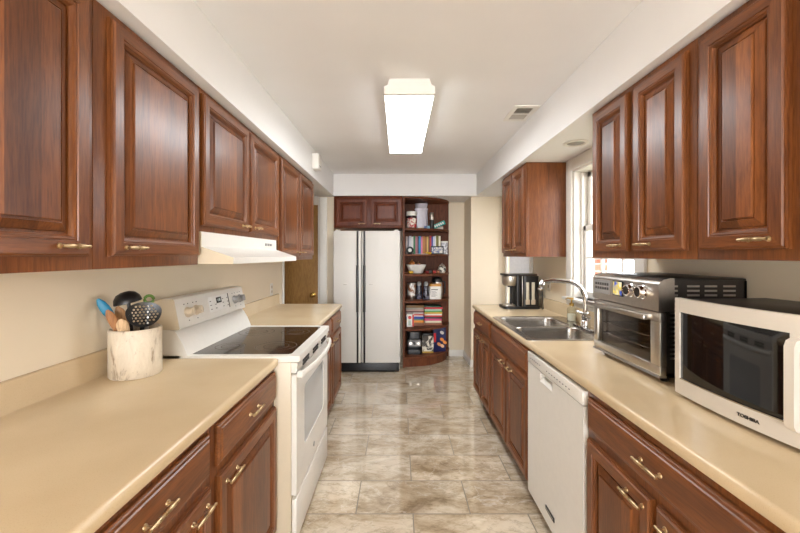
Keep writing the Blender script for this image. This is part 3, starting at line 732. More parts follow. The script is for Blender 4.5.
for x, y, r_ in ((0.20, 0.16, 0.105), (0.56, 0.16, 0.085), (0.20, 0.40, 0.075), (0.56, 0.40, 0.105)):
    m = MB()
    for rr in (r_, r_*0.62):
        m.fill_holes([(x+rr*math.cos(a*PI/24), y+rr*math.sin(a*PI/24)) for a in range(48)], [[(x+(rr-0.003)*math.cos(a*PI/24), y+(rr-0.003)*math.sin(a*PI/24)) for a in range(48)]], 0.9226, 0.9229)
    m.build('burner_ring', M['burner'], gl)
bp = [(0.515, 0.9245), (0.522, 0.945), (0.540, 0.985), (0.562, 1.022), (0.575, 1.040), (0.60, 1.045), (0.715, 1.045), (0.715, 0.9245)]
MB().prism(bp, 'x', 0.002, RWD-0.002).build('backsplash', M['white'], rg, ang=60)
pf = [(0.556, 1.046), (0.552, 1.052), (0.578, 1.183), (0.584, 1.190), (0.640, 1.192), (0.715, 1.16), (0.715, 1.046)]
bk = MB().prism(pf, 'x', 0.006, RWD-0.006).build('control_panel', M['white'], rg, ang=30)
MB().prism([(y+0.0005 if y < 0.6 else y-0.001, z) for y, z in pf], 'x', 0.002, 0.0058).build('panel_end', M['white_side'], bk)
sl = math.atan2(0.026, 0.131)
PR = Matrix.Translation((0, 0.552, 1.052)) @ Matrix.Rotation(-sl, 4, 'X')   # local z up the sloped face
for x, nm in ((0.09, 'beige'), (0.168, 'beige'), (0.615, 'greyp'), (0.69, 'greyp')):
    kb = MB().lathe([(0.026, -0.0005), (0.026, -0.006), (0.022, -0.010), (0.020, -0.030), (0.017, -0.033), (0, -0.033)], (x, 0, 0.066), 'y', 22)
    kb.box(x-0.005, x+0.005, -0.037, -0.03, 0.047, 0.085, 0.002); kb.xf(PR)
    kb.build('knob', M[nm], bk)
cpd = MB().box(0.30, 0.53, -0.0025, -0.0004, 0.030, 0.115, 0.0008).xf(PR).build('keypad', col((232, 230, 226), 0.3), bk)
MB().box(0.385, 0.445, -0.0040, -0.0026, 0.072, 0.105, 0.0005).xf(PR).build('clock_display', M['black'], cpd)
m = MB().box(0.400, 0.405, -0.0046, -0.0041, 0.082, 0.096)
for i in range(2): m.box(0.413+i*0.010, 0.420+i*0.010, -0.0046, -0.0041, 0.082, 0.096)
m.xf(PR).build('clock_digits', col((220, 232, 230), 0.4), cpd)
m = MB()
for i in range(4):
    for j in range(3):
        if not (1 <= i <= 1 and j == 2): m.box(0.312+i*0.055 if i < 2 else 0.345+i*0.055, 0.326+i*0.055 if i < 2 else 0.358+i*0.055, -0.0036, -0.0026, 0.044+j*0.022, 0.048+j*0.022)
m.box(0.533, 0.537, -0.0036, -0.0004, 0.03, 0.115); m.xf(PR).build('key_marks', M['ink'], cpd)
m = MB()
for x in (0.09, 0.168, 0.615, 0.69):
    for dx, dz in ((-0.02, 0.105), (0.012, 0.105), (0.0, 0.022)): m.box(x+dx, x+dx+0.008, -0.001, -0.0003, dz, dz+0.005)
m.xf(PR).build('dial_marks', M['ink'], bk)
# vent strip, door, handle, drawer
vs = MB().prism([(0.026, 0.842), (0.004, 0.842), (-0.006, 0.89), (0.026, 0.89)], 'x', 0.004, RWD-0.004).build('vent_strip', M['white'], rg)
for g0 in (0.10, 0.32, 0.54):
    m = MB()
    for i in range(8):
        for j in range(2):
            m.box(g0+i*0.016, g0+i*0.016+0.009, -0.008, -0.003, 0.852+j*0.017, 0.864+j*0.017)
    m.build('vent_slots', M['slot'], vs)
dr = MB(); dr.fill_holes(rrect(0.003, RWD-0.003, 0.262, 0.835, 0.008), [rrect(0.15, RWD-0.13, 0.43, 0.735, 0.03)], 0, 0.024); dr.xf(Matrix.Translation((0, 0.024, 0)) @ Matrix.Rotation(PI/2, 4, 'X'))
od = dr.build('oven_door', M['white'], rg, ang=30)
MB().prism(rrect(0.15, RWD-0.13, 0.43, 0.735, 0.03), 'y', 0.003, 0.018).build('window', M['ovenwin'], od)
n = 18; hp = [(0.02+(RWD-0.04)*i/n, -0.018-0.034*math.sin(PI*i/n)**0.7, 0.832) for i in range(n+1)]
h = MB().tube(hp, 0.016, 12, flat=(0.6, 1.05)); h.box(0.012, 0.035, -0.026, 0.002, 0.818, 0.846, 0.004); h.box(RWD-0.035, RWD-0.012, -0.026, 0.002, 0.818, 0.846, 0.004)
h.build('handle', M['white'], od)
bgd = MB().lathe([(0.014, 0), (0.014, -0.002), (0, -0.002)], (0.36, -0.0002, 0.33), 'y', 20).build('badge', M['greyp'], od)
MB().box(0.003, RWD-0.003, 0.0, 0.024, 0.045, 0.246, 0.006).build('drawer', M['white'], rg)

# ------------------------------------------------------------ range hood
hd = thing('range_hood', 'white under-cabinet range hood above the white range', 'range hood', (LU, 1.603, 0), PI/2)
HW = 0.985
pr = [(-0.012, 1.5015), (-0.012, 1.436), (-0.150, 1.389), (-0.150, 1.361), (-0.146, 1.361), (-0.146, 1.37), (0.34, 1.37), (0.34, 1.5015)]
MB().prism(pr, 'x', 0.004, HW-0.004).build('hood_shell', M['white'], hd, smooth=False)
MB().prism([(-0.012, 1.50), (-0.012, 1.436), (-0.150, 1.389), (-0.150, 1.361), (0.34, 1.361), (0.34, 1.50)], 'x', 0.0, 0.0038).build('end_panel', M['white_side'], hd, smooth=False)
MB().prism([(-0.012, 1.50), (-0.012, 1.436), (-0.150, 1.389), (-0.150, 1.361), (0.34, 1.361), (0.34, 1.50)], 'x', HW-0.0038, HW).build('end_panel', M['white_side'], hd, smooth=False)
MB().box(0.1, HW-0.1, 0.02, 0.28, 1.362, 1.3695).build('filter', M['steel'], hd)
for i in range(3): MB().box(0.765+i*0.045, 0.79+i*0.045, -0.019, -0.0125, 1.458, 1.474, 0.001).build('switch', M['greyp'], hd)

# ------------------------------------------------------------ refrigerator
fr = thing('refrigerator', 'white side-by-side refrigerator with black handle strips at the end of the kitchen', 'refrigerator', (-0.782, 4.425, 0))
FW = 0.795
MB().box(0.004, FW-0.004, 0.075, 0.67, 0.02, 1.665, 0.004).build('body', M['fridge'], fr)
gr = MB().box(0.012, FW-0.012, 0.02, 0.074, 0.006, 0.108, 0.006); 
for i in range(5): gr.box(0.05, FW-0.05, 0.0165, 0.0199, 0.03+i*0.014, 0.036+i*0.014)
gr.build('grille', M['black'], fr)
def fdoor(x0, x1, hx0, hx1, bx):
    d = MB().box(x0, x1, 0, 0.072, 0.116, 1.688, 0.008, seg=3).build('door', M['fridge'], fr)
    m = MB().box(hx0, hx1, -0.014, 0.0005, 0.118, 1.686, 0.003); m.box(hx0-0.004, hx1+0.004, -0.030, -0.010, 0.72, 1.28, 0.006)
    m.build('handle', M['black'], d, label='black full-height handle strip')
    MB().box(bx, bx+0.045, -0.003, 0.0005, 1.045, 1.056, 0.002).build('badge', M['steel'], d)
fdoor(0.0, 0.330, 0.279, 0.301, 0.12); fdoor(0.338, FW, 0.360, 0.382, 0.425)
MB().box(0.02, 0.07, 0.03, 0.10, 1.6885, 1.705, 0.004).build('hinge_cover', M['fridge'], fr); MB().box(FW-0.07, FW-0.02, 0.03, 0.10, 1.6885, 1.705, 0.004).build('hinge_cover', M['fridge'], fr)

# ------------------------------------------------------------ curved bookshelf
SX, SYB, RXX, RYY = 0.072, YB-0.012, 0.615, 0.525
bs = thing('bookshelf', 'curved dark wood end bookshelf beside the refrigerator', 'bookshelf', (SX, SYB, 0))
def quarter(ins=0.0): return [(0.0, 0.0)] + [(x, y) for x, y in arc(0, 0, RXX-ins, 0, -PI/2, 20, RYY-ins)]
MB().box(-0.022, -0.0005, -RYY-0.005, 0.010, 0.0, ZS-0.003).build('side_panel', M['wood_sh'], bs)
MB().box(0, RXX, 0.0005, 0.010, 0.0, ZS-0.003).build('back_panel', M['wood_sh'], bs)
SH = [1.735, 1.410, 1.160, 0.825, 0.475, 0.125]
for z in SH: MB().prism(quarter(), 'z', z-0.022, z).build('shelf', M['wood_sh'], bs)
MB().prism(quarter(), 'z', ZS-0.025, ZS-0.003).build('top', M['wood_sh'], bs)
MB().prism(quarter(0.03), 'z', 0.0, 0.1025).build('base', M['wood_sh'], bs)
EPS = 0.0008
# -- top shelf
z = SH[0]+EPS
j = thing('storage_jar', 'dark jar with red label and white lid on the top bookshelf', 'jar', (0.165, 4.86, z))
MB().lathe([(0, 0), (0.062, 0), (0.066, 0.006), (0.066, 0.165), (0.058, 0.175), (0, 0.175)]).build('jar_body', col((58, 26, 30), 0.2), j)
MB().lathe([(0.0665, 0.02), (0.0668, 0.021), (0.0668, 0.14), (0.0665, 0.141)], seg=24).build('jar_label', k_mottle('jar_label_print', (190, 40, 50), (236, 226, 210), 26), j)
MB().lathe([(0, 0.176), (0.069, 0.176), (0.070, 0.180), (0.070, 0.226), (0.066, 0.23), (0, 0.23)]).build('lid', M['paper'], j)
plast = col((196, 190, 200), 0.25)
j = thing('plastic_container', 'tall pale translucent plastic container standing on the top bookshelf', 'container', (0.30, 5.0, z))
MB().prism(rrect(-0.085, 0.085, -0.05, 0.05, 0.03), 'z', 0, 0.27).build('tub', plast, j); MB().prism(rrect(-0.088, 0.088, -0.053, 0.053, 0.03), 'z', 0.2705, 0.285).build('lid', col((214, 208, 216), 0.3), j)
j = thing('plastic_container', 'short pale plastic tub lying on top of the tall plastic container', 'container', (0.30, 5.0, z+0.2855))
MB().lathe([(0, 0), (0.062, 0), (0.078, 0.012), (0.085, 0.06), (0.088, 0.062), (0.088, 0.068), (0, 0.068)], sx=1, sy=0.6).build('tub', plast, j)
j = thing('thermos', 'slim black thermos flask with silver cup lid on the top bookshelf', 'thermos', (0.435, 4.93, z))
MB().lathe([(0, 0), (0.029, 0), (0.031, 0.004), (0.031, 0.12), (0.028, 0.13), (0, 0.13)]).build('flask', M['black'], j); MB().lathe([(0, 0.1305), (0.027, 0.1305), (0.027, 0.165), (0, 0.165)]).build('collar', M['steel'], j)
MB().lathe([(0, 0.1655), (0.026, 0.1655), (0.024, 0.22), (0.021, 0.225), (0, 0.225)]).build('cup_lid', M['steel'], j)
tag(MB().box(-0.05, 0.05, -0.03, 0.03, 0, 0.05, 0.002).build('small_carton', col((226, 214, 200), 0.6), None, (0.545, 5.04, z)), 'small cream carton under the teal box on the top bookshelf', 'box')
tb = MB().box(-0.08, 0.08, -0.035, 0.035, 0, 0.055, 0.002, mi=0)
for i in range(5): tb.box(-0.07+i*0.028, -0.052+i*0.028, -0.0358, -0.0352, 0.015, 0.042, mi=1)
tag(tb.build('tea_box', [col((52, 160, 150), 0.4), M['paper']], None, (0.545, 4.955, z+0.042), (0, math.radians(-24), 0)), 'teal carton tilted upward on the top bookshelf', 'box')
tag(MB().lathe([(0, 0), (0.022, 0), (0.034, 0.012), (0.036, 0.02), (0.03, 0.016), (0, 0.008)]).build('small_dish', col((222, 196, 150), 0.4), None, (0.285, 4.86, z)), 'little cream dish in front of the tall plastic container', 'dish')
for x, c_, l in ((0.345, (96, 110, 150), 'tiny slate blue packet beside the cream dish on the top bookshelf'), (0.385, (126, 170, 190), 'tiny light blue packet beside the thermos on the top bookshelf')):
    tag(MB().box(-0.017, 0.017, -0.012, 0.012, 0, 0.045, 0.003).build('spice_packet', col(c_), None, (x, 4.86, z)), l, 'packet')
# -- book row
z = SH[1]+EPS
def book(name, label, group, w, h, d, c, loc, rot=(0, 0, 0), flat=False):
    r = thing(name, label, 'book', loc, 0, group); r.rotation_euler = rot
    t = 0.0025
    m = MB(); m.box(0, t, -d/2, d/2, 0, h); m.box(w-t, w, -d/2, d/2, 0, h); m.box(0, w, -d/2-0.002, -d/2+0.0005, 0, h, 0.0008)
    m.build('cover', col(c, 0.45), r)
    MB().box(t+0.0002, w-t-0.0002, -d/2+0.001, d/2-0.006, 0.003, h-0.003).build('pages', M['paper'], r, smooth=False)
    return r
row = [(.020, (226, 206, 202), 'pale pink book at the left end of the upright row'), (.024, (126, 122, 128), 'mid grey book near the left end of the upright row'), (.030, (222, 222, 226), 'thick white book behind the black round clock'), (.026, (238, 236, 232), 'clean white book just left of the green one'),
       (.026, (60, 130, 84), 'green book in the upright row'), (.030, (178, 118, 130), 'mauve book right of the green one'), (.014, (40, 34, 44), 'thin black book between mauve and blue ones'), (.030, (58, 150, 200), 'bright blue book in the upright row'), (.022, (232, 130, 160), 'pink book right of the bright blue one'),
       (.030, (196, 130, 66), 'orange brown book left of centre behind the yellow dish'), (.026, (176, 118, 60), 'ochre book next to the orange brown one'), (.022, (226, 190, 110), 'light tan book next to the ochre one'), (.016, (90, 58, 40), 'thin dark brown book beside the red one'), (.024, (206, 70, 66), 'red book in the upright row'),
       (.022, (72, 74, 160), 'indigo book right of the red one'), (.024, (206, 214, 232), 'pale blue book right of the indigo one'), (.016, (238, 236, 230), 'thin white book left of the olive one'), (.034, (122, 116, 56), 'olive book near the right end of the upright row'), (.026, (238, 230, 206), 'cream book at the right end of the upright row')]
x = 0.092
for w, c_, l in row:
    h = random.uniform(0.232, 0.25)
    book('book', l, 'upright books on the second shelf', w-0.0008, h, 0.17, c_, (x, 5.04, z)); x += w
ck = thing('clock', 'small round black clock standing before the grey and white books', 'clock', (0.142, 4.86, z))
MB().lathe([(0.045, -0.018), (0.048, -0.016), (0.048, 0.016), (0.045, 0.018)], (0, 0, 0.052), 'y', 28).box(-0.03, 0.03, -0.015, 0.015, 0, 0.008, 0.002).build('case', M['black'], ck)
MB().lathe([(0.024, -0.0205), (0.024, -0.0185)], (0, 0, 0.052), 'y', 24).build('dial', M['paper'], ck)
pf_ = thing('picture_frame', 'black picture frame with a small photo before the books', 'picture frame', (0.50, 4.875, z))
m = MB(); m.box(-0.085, 0.085, -0.008, 0.008, 0, 0.014, 0.002); m.box(-0.085, 0.085, -0.008, 0.008, 0.092, 0.106, 0.002); m.box(-0.085, -0.071, -0.008, 0.008, 0.0135, 0.0925, 0.002); m.box(0.071, 0.085, -0.008, 0.008, 0.0135, 0.0925, 0.002); m.build('frame', M['black'], pf_)
MB().box(-0.0705, 0.0705, -0.002, 0.002, 0.0145, 0.0915).build('picture', k_mottle('snapshot', (70, 90, 150), (226, 220, 206), 24), pf_)
j = thing('tissue_canister', 'grey marbled square canister at the right end of the book shelf', 'canister', (0.612, 5.02, z))
MB().prism(rrect(-0.042, 0.042, -0.04, 0.04, 0.01), 'z', 0, 0.155).build('canister_body', k_mottle('grey_marble', (150, 152, 160), (226, 226, 230), 34), j); MB().prism(rrect(-0.044, 0.044, -0.042, 0.042, 0.01), 'z', 0.1555, 0.175).build('lid', M['paper'], j)
tag(MB().lathe([(0, 0), (0.028, 0), (0.04, 0.018), (0.042, 0.026), (0.036, 0.02), (0, 0.008)]).build('small_dish', col((232, 180, 50), 0.4), None, (0.385, 4.84, z)), 'small yellow dish in front of the upright books', 'dish')
tag(MB().prism([(-0.09, -0.03), (0.07, -0.045), (0.09, 0.02), (-0.07, 0.035)], 'z', 0, 0.004).build('folded_paper', M['paper'], None, (0.285, 4.76, z)), 'folded white paper lying at the front edge of the book shelf', 'paper')
# -- bowl shelf
z = SH[2]+EPS
def bowl(loc): 
    m = MB(); m.lathe([(0, 0), (0.075, 0), (0.085, 0.008), (0.125, 0.10), (0.130, 0.115), (0.124, 0.115), (0.115, 0.10), (0.08, 0.014), (0, 0.012)], seg=32, sy=0.8); return m
tag(bowl(0).build('bowl', M['paper'], None, (0.225, 4.86, z), ang=50), 'wide white bowl on the bookshelf below the upright books', 'bowl')
fy = [((-0.055, 0.03, 0.125), 0.042, (206, 126, 60), 'orange onion heaped in the left of the white bowl'), ((0.028, 0.045, 0.105), 0.036, (190, 134, 80), 'brown onion behind the rim of the white bowl'), ((0.025, -0.03, 0.09), 0.032, (150, 80, 170), 'purple onion low in the white bowl')]
for p_, r_, c_, l in fy:
    o = thing('onion', l, 'onion', (0.225+p_[0], 4.86+p_[1], z+p_[2]-r_*0.9), 0, 'onions in the white bowl')
    MB().lathe([(0, 0), (r_*0.5, r_*0.1), (r_*0.95, r_*0.6), (r_, r_*0.95), (r_*0.8, r_*1.4), (r_*0.35, r_*1.75), (r_*0.12, r_*1.95), (0, r_*2.0)], seg=18).build('bulb', col(c_, 0.35), o)
    MB().cyl((0, 0, r_*1.9), (0.004, 0, r_*2.35), r_*0.1, r_*0.05, 8).build('stem', col((200, 170, 110)), o)
j = thing('ginger_jar', 'round black and white patterned pot with lid on the bowl shelf', 'pot', (0.575, 4.97, z))
MB().lathe([(0, 0), (0.035, 0), (0.052, 0.025), (0.056, 0.055), (0.046, 0.082), (0.03, 0.092), (0, 0.092)]).build('pot_body', k_mottle('patterned_pot', (50, 46, 44), (226, 220, 206), 28), j)
MB().lathe([(0.034, 0.0925), (0.032, 0.105), (0.012, 0.115), (0.009, 0.122), (0.012, 0.130), (0, 0.134)]).build('lid', k_mottle('patterned_lid', (120, 90, 70), (226, 214, 196), 40), j)
for x, y, c_, l in ((0.365, 4.80, (136, 44, 40), 'dark red spice pot beside the white bowl'), (0.415, 4.90, (110, 104, 96), 'grey spice pot between two red ones'), (0.462, 4.85, (178, 60, 56), 'bright red spice pot left of the amber one'), (0.512, 4.88, (170, 110, 80), 'amber spice pot beside the patterned pot')):
    o = thing('spice_pot', l, 'spice pot', (x, y, z), 0, 'spice pots on the bowl shelf')
    MB().lathe([(0, 0), (0.018, 0), (0.020, 0.003), (0.020, 0.03), (0.016, 0.035), (0, 0.035)], seg=16).build('pot_body', col(c_, 0.3), o); MB().lathe([(0, 0.0352), (0.018, 0.0352), (0.018, 0.046), (0, 0.046)], seg=16).build('lid', col((70, 40, 36), 0.4), o)
tag(MB().sphere((0, 0, 0.02), 0.028, (1.1, 0.8, 0.72)).build('lemon', col((226, 180, 60), 0.45), None, (0.155, 4.725, z)), 'yellow lemon in front of the white bowl', 'lemon')
# -- appliance shelf
z = SH[3]+EPS
j = thing('coffee_tin', 'tall silver and brown tin at the left of the fourth bookshelf', 'tin', (0.165, 4.86, z))
MB().lathe([(0, 0), (0.052, 0), (0.054, 0.004), (0.054, 0.055), (0, 0.055)]).build('tin_base', M['steel'], j); MB().lathe([(0, 0.0552), (0.053, 0.0552), (0.053, 0.19), (0, 0.19)]).build('tin_label', k_mottle('tin_print', (150, 104, 74), (226, 222, 216), 14), j); MB().lathe([(0, 0.1905), (0.055, 0.1905), (0.055, 0.208), (0.05, 0.212), (0, 0.212)]).build('lid', M['steel'], j)
for x, y, l in ((0.262, 4.86, 'dark carafe with pale spout beside the coffee tin'), (0.352, 4.84, 'dark carafe beside the white canister')):
    o = thing('carafe', l, 'carafe', (x, y, z), 0, 'dark carafes on the fourth bookshelf')
    MB().lathe([(0, 0), (0.040, 0), (0.042, 0.01), (0.040, 0.09), (0.030, 0.15), (0.028, 0.175), (0, 0.175)], seg=20).build('flask', k_mottle('smoky_glass', (26, 26, 34), (96, 96, 112), 20, 0.12), o)
    MB().lathe([(0.029, 0.1755), (0.030, 0.20), (0.022, 0.225), (0, 0.228)], seg=20).build('stopper', M['greyp'], o)
    MB().tube([(0.018, -0.028, 0.17), (0.012, -0.055, 0.15), (0.012, -0.058, 0.08), (0.012, -0.038, 0.05)], 0.006, 8).build('handle', M['black'], o)
j = thing('canister', 'white canister with printed label and amber lid on the fourth bookshelf', 'canister', (0.475, 4.90, z))
MB().prism(rrect(-0.082, 0.082, -0.06, 0.06, 0.035), 'z', 0, 0.165).build('canister_body', M['paper'], j); MB().prism(rrect(-0.080, 0.080, -0.058, 0.058, 0.035), 'z', 0.1655, 0.195).build('lid', col((206, 146, 60), 0.35), j)
m = MB().box(-0.055, 0.03, -0.0612, -0.0604, 0.118, 0.128)
for i in range(5): m.box(-0.055, 0.0+0.02*(i % 2), -0.0612, -0.0604, 0.035+i*0.015, 0.039+i*0.015)
m.build('printing', M['ink'], j)
j = thing('kettle', 'black kettle with domed lid behind the white canister', 'kettle', (0.515, 5.045, z))
MB().lathe([(0, 0), (0.072, 0), (0.078, 0.01), (0.076, 0.12), (0.068, 0.21), (0, 0.21)], seg=28).build('kettle_body', M['steel'], j)
MB().lathe([(0.071, 0.2105), (0.073, 0.235), (0.06, 0.262), (0.03, 0.275), (0, 0.278)], seg=28).build('lid', M['black'], j)
MB().tube([(0.065, -0.03, 0.22), (0.098, -0.03, 0.215), (0.104, -0.03, 0.15), (0.098, -0.03, 0.06), (0.07, -0.02, 0.03)], 0.010, 10).build('handle', M['black'], j)
# -- book piles
z0 = SH[4]+EPS
def pile(x, y, items, where):
    z = z0
    for h, w, c_, l in items:
        r = thing('book', l + where, 'book', (x, y, z), 0, 'books piled flat on the fifth shelf')
        a = random.uniform(-0.03, 0.03); r.rotation_euler = (0, 0, a)
        m = MB(); m.box(0, w, -0.08, 0.08, 0, 0.0025); m.box(0, w, -0.08, 0.08, h-0.0033, h-0.0008); m.box(0, w, -0.082, -0.079, 0, h-0.0008, 0.0008)
        m.build('cover', col(c_, 0.45), r); MB().box(0.004, w-0.004, -0.0785, 0.076, 0.0027, h-0.0035).build('pages', M['paper'], r, smooth=False); z += h
pile(0.092, 4.93, [(.036, .235, (128, 80, 56), 'dark tan book at the bottom'), (.014, .23, (196, 134, 60), 'thin amber book second from the bottom'), (.022, .232, (232, 150, 60), 'orange book'), (.020, .22, (100, 140, 108), 'sage green book'), (.030, .235, (40, 70, 160), 'royal blue book'), (.014, .225, (232, 230, 228), 'thin white book above the blue one'), (.018, .235, (196, 66, 58), 'red book'), (.022, .228, (214, 204, 196), 'pale grey book above the red one'), (.016, .236, (92, 40, 36), 'maroon book'), (.022, .232, (198, 160, 150), 'dusty rose book'), (.022, .226, (176, 172, 160), 'stone grey book near the top'), (.034, .235, (136, 100, 50), 'thick olive brown book on top')], ' of the left pile on the fifth bookshelf')
pile(0.335, 4.975, [(.034, .235, (150, 96, 70), 'brown book at the bottom'), (.026, .225, (232, 222, 190), 'cream book second from the bottom'), (.028, .23, (212, 76, 116), 'hot pink book'), (.022, .235, (40, 36, 46), 'black book'), (.020, .232, (196, 50, 50), 'crimson book'), (.020, .228, (236, 226, 218), 'ivory book above the crimson one'), (.022, .235, (214, 166, 40), 'gold book'), (.018, .23, (92, 170, 90), 'leaf green book'), (.022, .225, (170, 214, 196), 'mint book'), (.026, .24, (206, 60, 70), 'red patterned book second from the top'), (.018, .22, (34, 84, 60), 'dark green book on top')], ' of the right pile on the fifth bookshelf')
cb = MB().box(-0.046, 0.046, -0.02, 0.02, 0, 0.165, 0.0015)
cb.lathe([(0.022, -0.0006), (0.022, 0.0)], (-0.006, -0.0202, 0.12), 'y', 18, mi=1); cb.box(0.026, 0.0455, -0.0208, -0.0201, 0.004, 0.16, mi=1); cb.box(-0.026, 0.008, -0.0208, -0.0201, 0.02, 0.085, mi=2)
tag(cb.build('tea_box', [M['paper'], col((206, 50, 44), 0.45), col((176, 190, 176), 0.5)], None, (0.145, 4.80, z0)), 'white and red carton leaning before the left book pile', 'box')
# -- bottom shelf
z = SH[5]+EPS
j = thing('espresso_machine', 'black and silver espresso machine at the bottom left of the bookshelf', 'coffee machine', (0.20, 4.86, z))
MB().prism(rrect(-0.095, 0.095, -0.10, 0.12, 0.025), 'z', 0, 0.06).build('base', M['black'], j); MB().prism(rrect(-0.095, 0.095, 0.0, 0.12, 0.03), 'z', 0.0605, 0.21).build('column', M['black'], j)
MB().prism(rrect(-0.095, 0.095, -0.09, 0.12, 0.045), 'z', 0.2105, 0.285).build('head', M['black'], j)
MB().prism(rrect(-0.085, 0.085, -0.06, -0.0005, 0.02), 'z', 0.095, 0.175).build('front_plate', M['greyp'], j)
for x in (-0.05, 0.0, 0.05): MB().lathe([(0.020, -0.0005), (0.018, -0.015), (0, -0.015)], (x, -0.06, 0.135), 'y', 18).build('dial', M['black'] if x == 0 else M['steel'], j)
MB().tube([(-0.08, -0.02, 0.285), (-0.07, -0.02, 0.31), (0, -0.02, 0.318), (0.07, -0.02, 0.31), (0.08, -0.02, 0.285)], 0.008, 8).build('handle', M['black'], j)
j = thing('coffee_bag', 'white bag with black bands standing beside the espresso machine', 'bag', (0.375, 4.87, z))
m = MB(); bp_ = [(-0.07, 0.0), (0.07, 0.0), (0.075, 0.12), (0.07, 0.22), (-0.07, 0.22), (-0.075, 0.12)]
m.prism(bp_, 'y', -0.035, 0.035); m.build('bag_body', k_mottle('bag_print', (70, 64, 56), (230, 224, 206), 16, 0.5), j)
MB().box(-0.066, 0.066, -0.028, 0.028, 0.2205, 0.25, 0.004).build('folded_top', M['black'], j); MB().box(-0.071, 0.071, -0.037, -0.0355, 0.002, 0.022).build('bottom_band', col((206, 166, 60), 0.5), j)
j = thing('cereal_box', 'navy box with orange pictures and red label, right end of the lowest bookshelf', 'box', (0.53, 4.93, z), math.radians(14))
MB().box(-0.085, 0.085, -0.03, 0.03, 0, 0.315, 0.002).build('carton', col((30, 36, 84), 0.35), j)
MB().box(-0.083, -0.053, -0.0312, -0.0303, 0.13, 0.25).build('label_panel', col((206, 40, 46), 0.4), j)
for px, pz, c_ in ((0.03, 0.25, (232, 226, 216)), (0.03, 0.16, (226, 140, 60)), (0.035, 0.075, (232, 190, 150)), (0.07, 0.12, (240, 150, 70)), (-0.01, 0.10, (226, 150, 90))):
    m = MB(); m.lathe([(0.026, -0.001), (0.026, 0.0)], (0, 0, 0), 'y', 12, sx=1.15, sy=0.8)
    m.xf(Matrix.Translation((px, -0.0303, pz)) @ Matrix.Rotation(0.6, 4, 'Y')); m.build('picture_patch', col(c_, 0.4), j)

# ------------------------------------------------------------ crock and utensils
CX, CY = -1.075, 1.52
cr = MB(); R0, HH = 0.092, 0.190
cr.lathe([(0, 0), (R0-0.004, 0), (R0, 0.005), (R0, HH-0.004), (R0-0.003, HH), (R0-0.009, HH), (R0-0.011, HH-0.004), (R0-0.011, 0.012), (0, 0.010)], seg=48)
tag(cr.build('utensil_crock', M['crock'], None, (CX, CY, CT+EPS), ang=45), 'worn white ceramic crock holding cooking utensils on the left counter', 'crock')
CZ = CT+EPS+0.014
def U(x, y, zz): return Vector((CX+x, CY+y, CZ+zz))
def utensil(name, label, foot, top, rad, mat): 
    r = thing(name, label, 'utensil', U(*foot)); v = Vector(top)-Vector(foot)
    return r, v
# view direction from the crock to the camera in the plane: (0.577, -0.816); side = (0.816, 0.577)
VD = Vector((0.577, -0.816, 0)); SD = Vector((0.816, 0.577, 0))
def uv(s_, t_, h): p = SD*s_ + VD*t_; return (p.x, p.y, h)
def paddle(name, label, foot, top, wmax, hl, mat, tip=None, thick=0.008):
    r = thing(name, label, 'utensil', U(*foot)); f_, t_ = Vector(foot), Vector(top); ax = (t_-f_)
    L = ax.length; n = 16; pts = []; ra = []
    for i in range(n+1):
        q = i/n; pts.append(ax*q)
        k_ = max(0, (q-(1-hl))/hl)
        ra.append(0.006 + (wmax-0.006)*(math.sin(PI*min(1, k_*0.97+0.03))**0.6 if k_ > 0 else 0))
    ra[-1] = wmax*0.25
    if tip is None:
        MB().tube(pts, ra, 14, flat=(1, 0.28), up=VD).build('spoon', mat, r, ang=60)
    else:
        c_ = int(n*(1-hl))
        MB().tube(pts[:c_+1], ra[:c_+1], 14, flat=(1, 0.5), up=VD).build('stick', mat, r); MB().tube(pts[c_:], ra[c_:], 14, flat=(1, 0.35), up=VD).build('blade', tip, r, ang=60)
    return r
paddle('spatula', 'spatula with bright blue blade leaning out of the crock to the left', uv(0.045, 0.0, 0.01), uv(-0.122, 0.0, 0.300), 0.017, 0.30, M['spoon'], col((22, 128, 168), 0.4))
paddle('wooden_spoon', 'light brown wooden spoon behind the blue spatula', uv(0.03, -0.035, 0.01), uv(-0.062, -0.03, 0.262), 0.020, 0.36, M['spoon'])
paddle('wooden_spoon', 'pale short wooden spoon at the front rim of the crock', uv(0.01, 0.035, 0.01), uv(-0.050, 0.072, 0.224), 0.021, 0.30, wood('pale_spoon', (206, 172, 130), (230, 200, 160), rough=0.6))
paddle('wooden_fork', 'darker wooden scraper at the left of the crock rim', uv(0.02, 0.02, 0.01), uv(-0.092, 0.03, 0.258), 0.017, 0.42, wood('dark_spoon', (150, 100, 58), (182, 130, 82), rough=0.6))
# ladle: dome upwards behind
r = thing('ladle', 'black ladle with its round bowl above the crock rim', 'utensil', U(*uv(0.0, -0.03, 0.01)))
v = Vector(uv(-0.026, -0.035, 0.287))-Vector(uv(0.0, -0.03, 0.01))
MB().tube([Vector((0, 0, 0)), v*0.5, v*0.95], [0.006, 0.006, 0.007], 10).build('stick', M['black'], r)
m = MB().lathe([(0.050, 0), (0.050, 0.004), (0.046, 0.022), (0.034, 0.038), (0.016, 0.046), (0, 0.047), (0, 0.043), (0.030, 0.034), (0.045, 0.006), (0.047, 0)], seg=28)
m.xf(Matrix.Rotation(math.radians(14), 4, VD)); m.build('ladle_bowl', M['black'], r, tuple(v + Vector((0, 0, -0.012))), ang=50)
